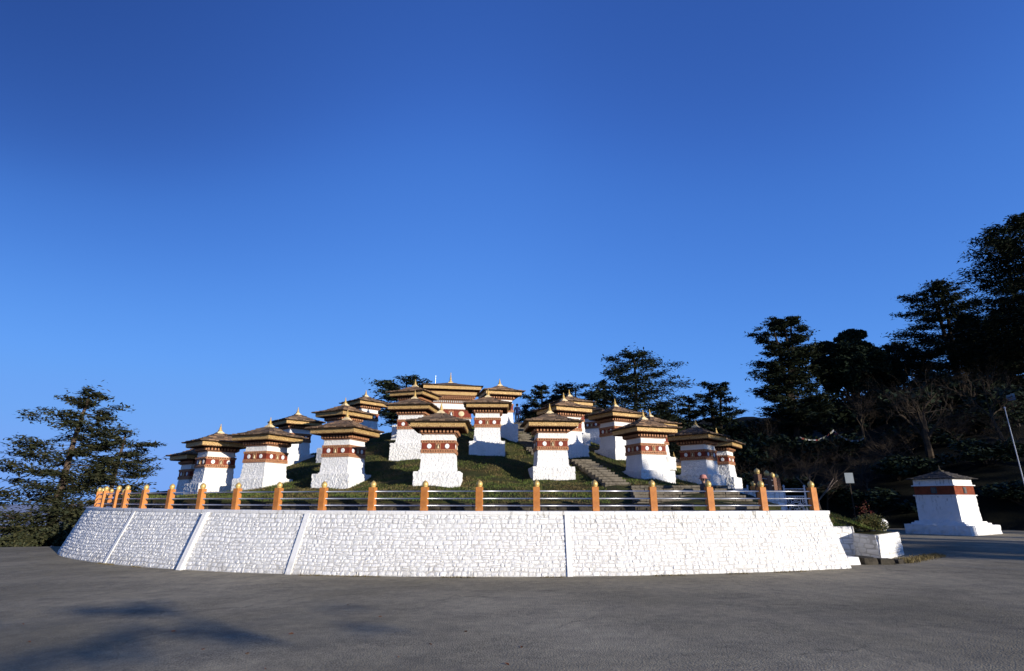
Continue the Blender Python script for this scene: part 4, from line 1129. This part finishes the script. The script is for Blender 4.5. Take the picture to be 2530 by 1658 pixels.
def bush(name, loc, rx, rz, seed, mat, label, n=2600, size=.12, group=None, cat='bush', stems=6, lumps=9):
    r = np.random.default_rng(seed); root = empty(name, loc); tag(root, label, cat, group); mb = MB(); C = []
    for k in range(lumps):
        c = np.array([r.normal(0, .45) * rx, r.normal(0, .45) * rx, rz * r.uniform(.35, 1.0)]); m_ = n // lumps
        q = r.normal(0, 1, (m_, 3)); q /= np.linalg.norm(q, axis=1)[:, None]; q *= r.uniform(.5, 1.05, (m_, 1)); C.append(c + q * np.array([rx * .45, rx * .45, rz * .33]))
        mb.tube([(0, 0, -.2), c * .5 + (0, 0, -.1), c], [.03 * rz + .01, .02 * rz, .006], 5, cap=False)
    mb.build('stem', M['bark_dark'], root); C = np.concatenate(C); size *= .75; C = C[C[:, 2] > -.1]
    quads('foliage', cards(C, size, r, .7, .55), M[mat], root); return root
def slope_z(x, y): return float(back_z(x, y)) if x < 8 else float(hill_z(x, y))
CONE = [(0, 3.6), (.3, 3.6), (.5, 3.2), (.7, 2.3), (.85, 1.5), (1, .4)]
UMB = [(0, 1.2), (.5, 2.2), (.7, 3.4), (.85, 3.4), (.95, 2.4), (1, .8)]
def sc(prof, k): return [(t, r * k) for t, r in prof]
GL = 'tall conifers at the left edge of the forecourt'
GB = 'conifers behind the mound'; GH = 'evergreens on the hill at right'
conifer('conifer', at(224, 966, 35), -3.6, sc([(0, 4), (.2, 4.6), (.35, 4.9), (.5, 4.2), (.65, 3.6), (.8, 2.9), (.92, 1.8), (1, .7)], .92), 41, 74, 20, 7, .26, (.07, 0), 'pine_warm', 'bark', .26, .27, 'tallest layered conifer at far left, its pale trunk leaning right', GL, gap=.20, droop=.22, up=.10, fl=.30)
conifer('conifer', at(312, 1066, 37), -3.6, sc([(0, 3), (.3, 3.2), (.5, 2.6), (.7, 2.6), (.9, 2.2), (1, .8)], 1.0), 42, 40, 18, 7, .26, (.06, 0), 'pine_warm', 'bark', .22, .22, 'shorter conifer with long bare outreaching limbs, right of the tallest one', GL, gap=.15, droop=.15, up=.02)
conifer('conifer', at(-165, 1120, 33), -3.0, sc([(0, 2), (.4, 2.4), (.8, 2.2), (1, .6)], .95), 43, 40, 14, 10, .25, (0, 0), 'pine_warm', 'bark', .1, .2, 'conifer cut off by the left edge, only branch tips in view', GL)
for i, (px, py, D, rx, rz) in enumerate(((12, 1335, 31, 1.3, 1.1), (70, 1338, 31.5, .8, .6), (158, 1325, 32, 1.0, 1.3), (222, 1300, 34, 1.5, 2.0), (105, 1325, 35, .9, 1.0))):
    p = at(px, py, D); bush('bush', (p[0], p[1], p[2] - rz * .75), rx, rz, 60 + i, 'pine_warm', ['low scrub under the far left conifers at the frame edge', 'low scrub in front of the leaning trunk', 'dark scrub between the leaning trunk and the white wall', 'tall scrub against the left end of the white wall', 'scrub behind the foot of the leaning trunk'][i], 1500, .17, 'scrub along the drop at left')
back = [
    (1005, 938, 46, 2.3, UMB, 'flat umbrella-crowned tree behind the left chortens', .52, 1, 34),
    (1338, 956, 62, 3.0, [(0, 2), (.4, 2.4), (.7, 2.3), (.9, 1.6), (1, .5)], 'rounded conifer right of the standing man', .12, 1, 60),
    (1300, 1000, 66, 2.3, [(0, 2), (.5, 2.4), (.9, 1.3), (1, .4)], 'low dark conifer just behind the standing man', .1, 1, 44),
    (1422, 954, 64, 2.9, UMB, 'dark flat-topped conifer above the double roof', .2, 1, 56),
    (1490, 940, 62, 2.2, [(0, 1.5), (.6, 2.2), (.85, 1.6), (1, .3)], 'slender conifer left of the big broad one', .15, 1, 46),
    (1566, 874, 56, 4.9, [(0, 1.5), (.3, 1.5), (.5, 1.25), (.68, 1.0), (.84, .8), (.94, .5), (1, .22)], 'largest broad conifer behind the right half of the mound', .10, 1, 120),
    (1638, 1000, 58, 2.6, [(0, 1.3), (.4, 1.2), (.8, .8), (1, .3)], 'low dark conifer at the right foot of the big broad one', .08, 1, 56),
    (1702, 984, 60, 1.6, [(0, .6), (.45, .8), (.7, 1.3), (.9, 1.0), (1, .4)], 'small flat-crowned pine, left one of the pair with bare trunks', .50, 1, 26),
    (1764, 950, 56, 2.1, [(0, .5), (.4, .7), (.65, 1.15), (.85, 1.1), (1, .4)], 'fork-trunked pine above the shaded chorten', .42, 2, 40),
    (1926, 795, 55, 3.4, [(0, .9), (.3, 1.15), (.5, 1.0), (.7, .85), (.9, .7), (1, .35)], 'tall twin-stemmed conifer standing alone against the sky', .12, 3, 110),
    (2312, 706, 58, 4.6, [(0, 1.25), (.45, 1.2), (.6, 1.05), (.75, .85), (.9, .6), (1, .25)], 'big layered conifer on the hill, second from the right edge', .25, 2, 96),
    (2528, 545, 46, 4.6, [(0, .7), (.5, 1.0), (.68, 1.1), (.82, 1.0), (.93, .65), (1, .3)], 'highest conifer, cut by the right edge of the photo', .35, 1, 110),
    (2500, 738, 52, 4.0, [(0, 1.2), (.5, 1.3), (.75, 1.1), (.9, .7), (1, .3)], 'spreading dark conifer below the highest one at the right edge', .2, 1, 80),
    (2420, 800, 62, 4.2, [(0, 1.2), (.5, 1.2), (.8, .9), (1, .3)], 'dark conifer filling the gap under the two highest', .15, 1, 70),
    (2215, 850, 66, 3.2, [(0, 1.2), (.5, 1.2), (.8, .9), (1, .3)], 'low dark conifer right of the dense round evergreen', .15, 1, 60),
]
for i, (px, py, D, k, pf, lab, h0, fk, nl) in enumerate(back):
    top = at(px, py, D)
    x, y = top[0], top[1]
    if px < 1800:
        bz = max(1.0, float(mound_z(x, y)) - 4 if y < 50 else 1.0)
        grp = GB
    else: bz = float(hill_z(x, y)); grp = GH
    pf2 = pf if max(r for _, r in pf) > 2 else sc(pf, k)
    if max(r for _, r in pf) > 2: pf2 = sc(pf, k / 2.3)
    conifer('conifer', top, bz, pf2, 300 + i, nl, 15, 10 if nl > 50 else (8 if nl > 42 else 6), .26 + .0012 * D, (R_.uniform(-.02, .02), 0), 'pine', 'bark_dark', h0, None, lab, grp, gap=.10, forks=fk, thick=1.2, fl=.18 if pf is UMB else .30, droop=.10, up=.1 if pf is UMB else .16)
# dense round evergreen
def round_tree(top, bz, rx, seed, label, group, n=26000):
    r = np.random.default_rng(seed); root = empty('evergreen_tree', (top[0], top[1], bz)); tag(root, label, 'tree', group)
    H = top[2] - bz; mb = MB(); mb.tube([(0, 0, -.5), (.1, 0, H * .3), (0, .1, H * .7)], [.32, .26, .1], 8); C = []
    lumps = 85
    for k in range(lumps):
        v = r.normal(0, 1, 3); v /= np.linalg.norm(v); q = r.uniform(.3, .88) ** .6
        c = np.array([v[0] * rx * q, v[1] * rx * q, H * (.64 + .30 * v[2] * q)]); t = c[2] / H; sr = rx * r.uniform(.13, .26); m_ = n // lumps
        mb.tube([(0, 0, H * max(.15, t - .25)), c * (.5, .5, 1) - (0, 0, sr), c], [.1, .06, .02], 5, cap=False)
        v = r.normal(0, 1, (m_, 3)); v /= np.linalg.norm(v, axis=1)[:, None]; C.append(c + v * (sr * r.uniform(.6, 1.1, (m_, 1))) * (1, 1, .75))
    mb.build('trunk', M['bark_dark'], root); quads('crown', cards(np.concatenate(C), .20, r, .6, .5), M['broad'], root)
p = at(2083, 806, 56); round_tree(p, float(hill_z(p[0], p[1])), 3.7, 71, 'dense round-headed evergreen between two conifers on the hill', GH, 60000)
p = at(2158, 862, 60); round_tree(p, float(hill_z(p[0], p[1])), 2.6, 72, 'smaller round evergreen shouldering the dense one', GH, 30000)
# bare trees and scrub on the hill
def hp(px, D):
    q = at(px, 1100, D); return (q[0], q[1], float(hill_z(q[0], q[1])))
GBARE = 'leafless trees on the shaded hillside'
bare_tree('bare_tree', hp(2292, 41), 9.5, .75, 5, 'big gnarled leafless tree behind the roadside shrine', GBARE, 'twig', 6, .26, (6, 4, 4, 3, 3), .24)
bare_tree('bare_tree', hp(2003, 34), 6.0, .45, 6, 'pale-barked leafless tree with three upswept stems', GBARE, 'bark_pale', 5, .10, (4, 3, 4, 4), .36, 'twig')
bare_tree('bare_tree', hp(1905, 52), 6.5, .7, 8, 'hazy brown leafless tree under the twin-stemmed conifer', GBARE, 'twig', 6, .10, (5, 4, 4, 3, 3), .26)
bare_tree('bare_tree', hp(1832, 56), 6.2, .6, 9, 'leafless tree against the sky right of the fork-trunked pine', GBARE, 'bark_dark', 6, .1, (5, 4, 4, 3, 3), .26)
bare_tree('bare_tree', hp(2140, 48), 7.5, .75, 10, 'leafless tree in front of the round evergreen', GBARE, 'twig', 6, .13, (5, 4, 4, 3, 3), .25)
bare_tree('bare_tree', hp(2480, 40), 8.0, .7, 12, 'leafless tree behind the white pole', GBARE, 'twig', 6, .14, (5, 4, 4, 3, 3), .25)
bare_tree('bare_tree', hp(2400, 50), 8.5, .7, 13, 'leafless tree between the gnarled tree and the white pole', GBARE, 'twig', 6, .14, (5, 4, 4, 3, 3), .25)
sh0 = None
shrubs = []
for i in range(3): shrubs.append(bare_tree('bare_shrub', hp(1880 + i * 40, 44), 2.8, .9, 20 + i, 'x', 'leafless shrubs scattered over the shaded hillside', 'twig', 5, .05, (6, 5, 4, 3), .3))
spots = [(1815, 46), (1850, 60), (1900, 46), (1945, 40), (1960, 62), (2040, 44), (2075, 52), (2110, 40), (2180, 42), (2200, 55), (2250, 60), (2335, 48), (2370, 40), (2440, 46), (2460, 58), (2510, 36), (2530, 50), (1800, 66), (2010, 56), (2150, 64), (2300, 66), (2400, 62)] + [(R_.uniform(1800, 2540), R_.uniform(36, 62)) for _ in range(44)]
nxt = {}
for i, (px, D) in enumerate(spots):
    o = shrubs[i] if i < 3 else copy_tree(shrubs[i % 3]); o.location = hp(px, D); o.rotation_euler = (0, 0, i * 1.7); k = R_.uniform(.8, 1.5); o.scale = (k * 1.2, k * 1.2, k)
    tag(o, 'leafless brown shrub on the dark hillside', 'shrub', 'leafless shrubs scattered over the shaded hillside')
evb = []
for i, (px, D, rx, rz) in enumerate(((1840, 50, 2.4, 2.2), (1880, 58, 3, 3), (1800, 58, 2.5, 2.4), (1985, 48, 2.6, 2.0), (2060, 60, 3.5, 3.2), (2230, 50, 3, 2.4), (2360, 56, 3.4, 3), (2470, 52, 3.5, 3), (2530, 44, 3, 2.6), (2170, 58, 3.4, 3.4), (2420, 44, 2.4, 1.6), (1940, 66, 3.5, 3), (1870, 42, 2, 1.4), (1960, 40, 1.8, 1.2), (2050, 38, 1.6, 1.0), (2130, 36, 1.6, 1.1), (2200, 38, 1.8, 1.3), (2300, 34, 1.5, 1.0), (2430, 36, 1.8, 1.2), (2500, 32, 1.5, 1.1), (2090, 46, 2.2, 1.6), (2260, 44, 2, 1.5), (2350, 46, 2.2, 1.5), (1920, 52, 2.5, 2))):
    q = hp(px, D); 
    o = bush('evergreen_bush', q, 1.0, 1.0, 500 + i, 'broad', 'x', 2200, .13, lumps=12) if i < 3 else copy_tree(evb[i % 3]); evb.append(o)
    o.location = q; o.scale = (rx, rx, rz); o.rotation_euler = (0, 0, i); tag(o, 'dark leafy undergrowth bush on the shaded hillside', 'bush', 'dark undergrowth bushes on the hillside')
# planter plants
bush('planter_bush', (11.72, 19.1, .88), .55, .44, 81, 'shrub', 'scrubby green and russet bush growing in the planter', 2600, .055, lumps=14)
bush('planter_plant', (11.95, 19.5, .9), .32, .80, 82, 'redleaf', 'spindly red-leaved plant rising from the planter', 230, .04, cat='plant', lumps=8)
# dry grass at planter foot
n = 2600; gx = rng.normal(0, 1, n); gx = 11.3 + rng.uniform(0, 1, n) * 2.6; gy = 17.15 + (gx - 11.3) * .72 + rng.normal(0, .16, n); gz = .10 + 0 * gx
hh = rng.uniform(.03, .15, n); an = rng.uniform(0, 6.28, n); dx, dy = np.cos(an) * .012, np.sin(an) * .012; lx, ly = rng.normal(0, .06, n), rng.normal(0, .06, n)
V = np.stack([np.stack([gx - dx, gy - dy, gz], -1), np.stack([gx + dx, gy + dy, gz], -1), np.stack([gx + dx * .3 + lx, gy + dy * .3 + ly, gz + hh], -1), np.stack([gx - dx * .3 + lx, gy - dy * .3 + ly, gz + hh], -1)], 1)
tag(quads('dry_grass', V, M['drygrass']), 'dry grass along the foot of the planter', 'grass', kind='stuff')

n = 5200; aa = rng.uniform(-.80, .24, n); aa = aa[(vnoise(aa * 28, aa * 0, 12, 1.3) > .12)]; n = len(aa)
rr = 28.72 + np.abs(rng.normal(0, .035, n)); gx = CX + rr * np.sin(aa); gy = CY - rr * np.cos(aa); gz = .0117 * gx - .002
hh = rng.uniform(.008, .045, n); an = rng.uniform(0, 6.28, n); dx, dy = np.cos(an) * .008, np.sin(an) * .008; lx, ly = rng.normal(0, .02, n), rng.normal(0, .02, n)
V = np.stack([np.stack([gx - dx, gy - dy, gz], -1), np.stack([gx + dx, gy + dy, gz], -1), np.stack([gx + dx * .3 + lx, gy + dy * .3 + ly, gz + hh], -1), np.stack([gx - dx * .3 + lx, gy - dy * .3 + ly, gz + hh], -1)], 1)
tag(quads('weeds', V, M['drygrass']), 'sparse dry weeds along the foot of the white wall', 'weeds', kind='stuff')
# ------------------------------------------------------------------ small things on the hill
p = at(2497, 1090, 26); top = at(2482, 1007, 26); mb = MB(); mb.tube([(0, 0, 0), (0, 0, top[2] - .4)], [.026, .018], 8); mb.lathe([(.03, 0), (.045, .03), (.01, .09)], 8, (0, 0, top[2] - .4))
tag(mb.build('flag_pole', M['iron'], loc=(top[0], top[1], .35)), 'bare white pole standing at the right edge', 'pole')
p = at(2098, 1181, 33); s = empty('notice_board', (p[0], p[1], float(hill_z(p[0], p[1])))); tag(s, 'small blank white board on the dark hillside above the planter', 'sign')
hz = p[2] - s.location[2]; mb = MB(); mb.box((0, 0, hz), (.22, .02, .29)); mb.build('board', M['board'], s); mb = MB(); mb.box((0, .045, hz / 2), (.03, .02, hz / 2)); mb.build('stake', M['bark_dark'], s); s.rotation_euler = (0, 0, -.25)
p = at(2497, 981, 42); s = empty('blue_sign', (p[0], p[1], float(hill_z(p[0], p[1])))); tag(s, 'small bluish square sign among bare branches above the white pole', 'sign')
hz = p[2] - s.location[2]; mb = MB(); mb.box((0, 0, hz), (.26, .03, .26)); mb.build('board', M['bluecan'], s); mb = MB(); mb.tube([(0, .06, -.2), (0, .06, hz)], .03, 6); mb.build('stake', M['bark_dark'], s); s.rotation_euler = (0, 0, -.6)
# prayer flag lines
def flags(pa, pb, seed, label):
    r = np.random.default_rng(seed); pa, pb = np.array(pa), np.array(pb); root = empty('prayer_flags', tuple(pa)); tag(root, label, 'flags', 'strings of prayer flags on the hill')
    mb = MB(); pts = [pb * t + pa * (1 - t) - pa - np.array([0, 0, .5 * 4 * t * (1 - t)]) for t in np.linspace(0, 1, 15)]; mb.tube(pts, .012, 4); mb.build('cord', M['twig'], root)
    cols = [m_plain('flag_cloth', c, .9, .1, .1, 3, 0) for c in ((.40, .40, .39), (.22, .06, .05), (.30, .27, .18), (.32, .32, .33), (.12, .13, .11))]
    mb = MB()
    for i in range(14):
        a = pts[i]; b = pts[i + 1]; h = np.array([r.normal(0, .06), r.normal(0, .07), -.13 * r.uniform(.5, 1.3)])
        mb.add([a * .9 + b * .1, a * .1 + b * .9, a * .1 + b * .9 + h, a * .9 + b * .1 + h], [(0, 1, 2, 3)], i % 5)
    mb.build('cloth', cols, root)
flags(at(1975, 1078, 44), at(2060, 1060, 46), 1, 'string of faded prayer flags left of the slanting one'); flags(at(2060, 1062, 46), at(2135, 1080, 44), 2, 'string of prayer flags nearest the gnarled leafless tree')
# fallen leaves on the asphalt
mb = MB(); vs = [(0, -.045, .004), (.018, -.015, .012), (.022, .012, .016), (0, .045, .004), (-.022, .012, .016), (-.018, -.015, .012), (0, 0, .004)]
mb.add(vs, [(6, 0, 1), (6, 1, 2), (6, 2, 3), (6, 3, 4), (6, 4, 5), (6, 5, 0)]); lf = mb.build('fallen_leaf', M['leaf'])
for i, (px, py) in enumerate(((612, 1607), (657, 1645), (503, 1595), (1063, 1590), (720, 1560), (985, 1620), (60, 1527), (75, 1571), (940, 1520), (1290, 1600), (1252, 1642), (430, 1550), (860, 1490), (1150, 1560))):
    r_ = ray(px, py); t = -(CAM_Z - .0) / r_[2]; q = r_ * t; q[2] = ground_z(q[0]) + .003
    o = lf if i == 0 else lf.copy()
    if i: COL.objects.link(o)
    o.location = tuple(q); o.rotation_euler = (R_.uniform(-.2, .2), R_.uniform(-.2, .2), R_.uniform(0, 6.28)); k = R_.uniform(.5, .95); o.scale = (k, k, k)
    tag(o, 'small dry brown leaf lying on the asphalt', 'leaf', 'dry leaves on the asphalt')

# ------------------------------------------------------------------ trees outside the frame whose shade falls into it
S_ = np.array([math.sin(SUN_AZ), -math.cos(SUN_AZ)]); N_ = np.array([math.cos(SUN_AZ), math.sin(SUN_AZ)])
def off_tree(s, t, h, rad, seed, label, h0=.15, k=12, tr=None, gap=.1, per=3):
    q = N_ * s + S_ * t; x, y = q
    bz = float(hill_z(x, y)) if foot_dist(x, y) > 0 else ground_z(x)
    return conifer('conifer', np.array([x, y, bz + h]), bz, sc([(0, 1.0), (.4, 1.1), (.7, .85), (1, .25)], rad), seed, 60, k, per, .5 if per > 1 else .36, (0, 0), 'pine', 'bark_dark', h0, tr, label, 'conifers beside the forecourt, outside the picture', gap=gap)
OFFT = [(25.5, 36, 16.6, 2.5, .05), (20.2, 37, 13.4, 1.9, .74), (29.0, 36, 10.6, 2.1, .02),
        (31.5, 46, 27, 2.6, .68), (34.5, 44, 26, 3.0, .56), (38.5, 42, 27, 3.2, .54), (42.8, 43, 26, 3.4, .0), (47.5, 42, 26, 4.5, .0), (54, 40, 27, 5.5, .0), (62, 46, 30, 6, .0), (70, 42, 30, 6, .0), (79, 50, 32, 6.5, .0), (88, 48, 32, 6.5, .0), (98, 50, 34, 7, .0)]
for i, (s, t, h, rad, h0) in enumerate(OFFT): off_tree(s, t, h, rad, 800 + i, 'conifer standing outside the picture on the sunny side of the forecourt', h0, 30 if i < 3 else 12, .05 if i == 1 else None)
# unseen pine behind the camera, branch pads shaped and placed to dapple asphalt
def overhanging_pine():
    r = np.random.default_rng(77); base = np.array([10.9, -18.9, 0.1]); root = empty('pine_tree', base); tag(root, 'unseen bare-stemmed pine behind the viewer, its branch pads placed to shade the asphalt', 'tree')
    mb = MB(); mb.tube([(0, 0, -.5), (.1, .1, 3), (0, .2, 6.4), (.1, 0, 8.2)], [.20, .16, .10, .03], 8)
    pads = [((-7.2, 11.0), 1.0, .16, 1.5), ((-6.3, 10.8), .5, .10, .9), ((-5.7, 9.4), .35, .16, .4), ((-5.6, 8.7), .45, .16, .5), ((-5.7, 8.0), .5, .18, .5), ((-5.8, 7.4), .5, .16, .4),
            ((-4.4, 9.15), .7, .13, .9), ((-3.7, 8.75), .5, .10, .5), ((-2.1, 9.45), .42, .10, .7), ((-9.0, 9.9), .75, .12, .8), ((-4.9, 9.9), .4, .1, .3), ((-6.9, 11.7), .6, .08, .35), ((-8.1, 8.9), .5, .12, .35), ((-3.0, 11.2), .5, .08, .3), ((-4.9, 7.9), .5, .1, .4)]
    C = []; sd = np.array(SUN_DIR)
    for (gx, gy), rx, ry, dens in pads:
        L = 31 + r.uniform(-1.0, 1.0); c = np.array([gx, gy, 0]) + sd * L - base; st = np.array([.0, .15, min(7.6, c[2] - .3)])
        mb.tube([st, st * .4 + c * .6 + (0, 0, .12), c + (.0, 0, -.05)], [.02, .014, .008], 5, cap=False)
        n = int(250 * dens * (rx * ry) ** .5 * 2.2)
        q = r.normal(0, .5, (n, 3)) * np.array([rx, ry, .07]); q[:, 1] += .25 * np.sin(q[:, 0] * 4 + gx) * ry; C.append(c + q)
        for _ in range(5): e = c + r.normal(0, .5, 3) * np.array([rx, ry, .03]); mb.tube([c * .95 + st * .05, e], [.012, .006], 4, cap=False)
    mb.build('trunk', M['bark'], root); quads('crown', cards(np.concatenate(C), .11, r), M['pine'], root)
overhanging_pine()
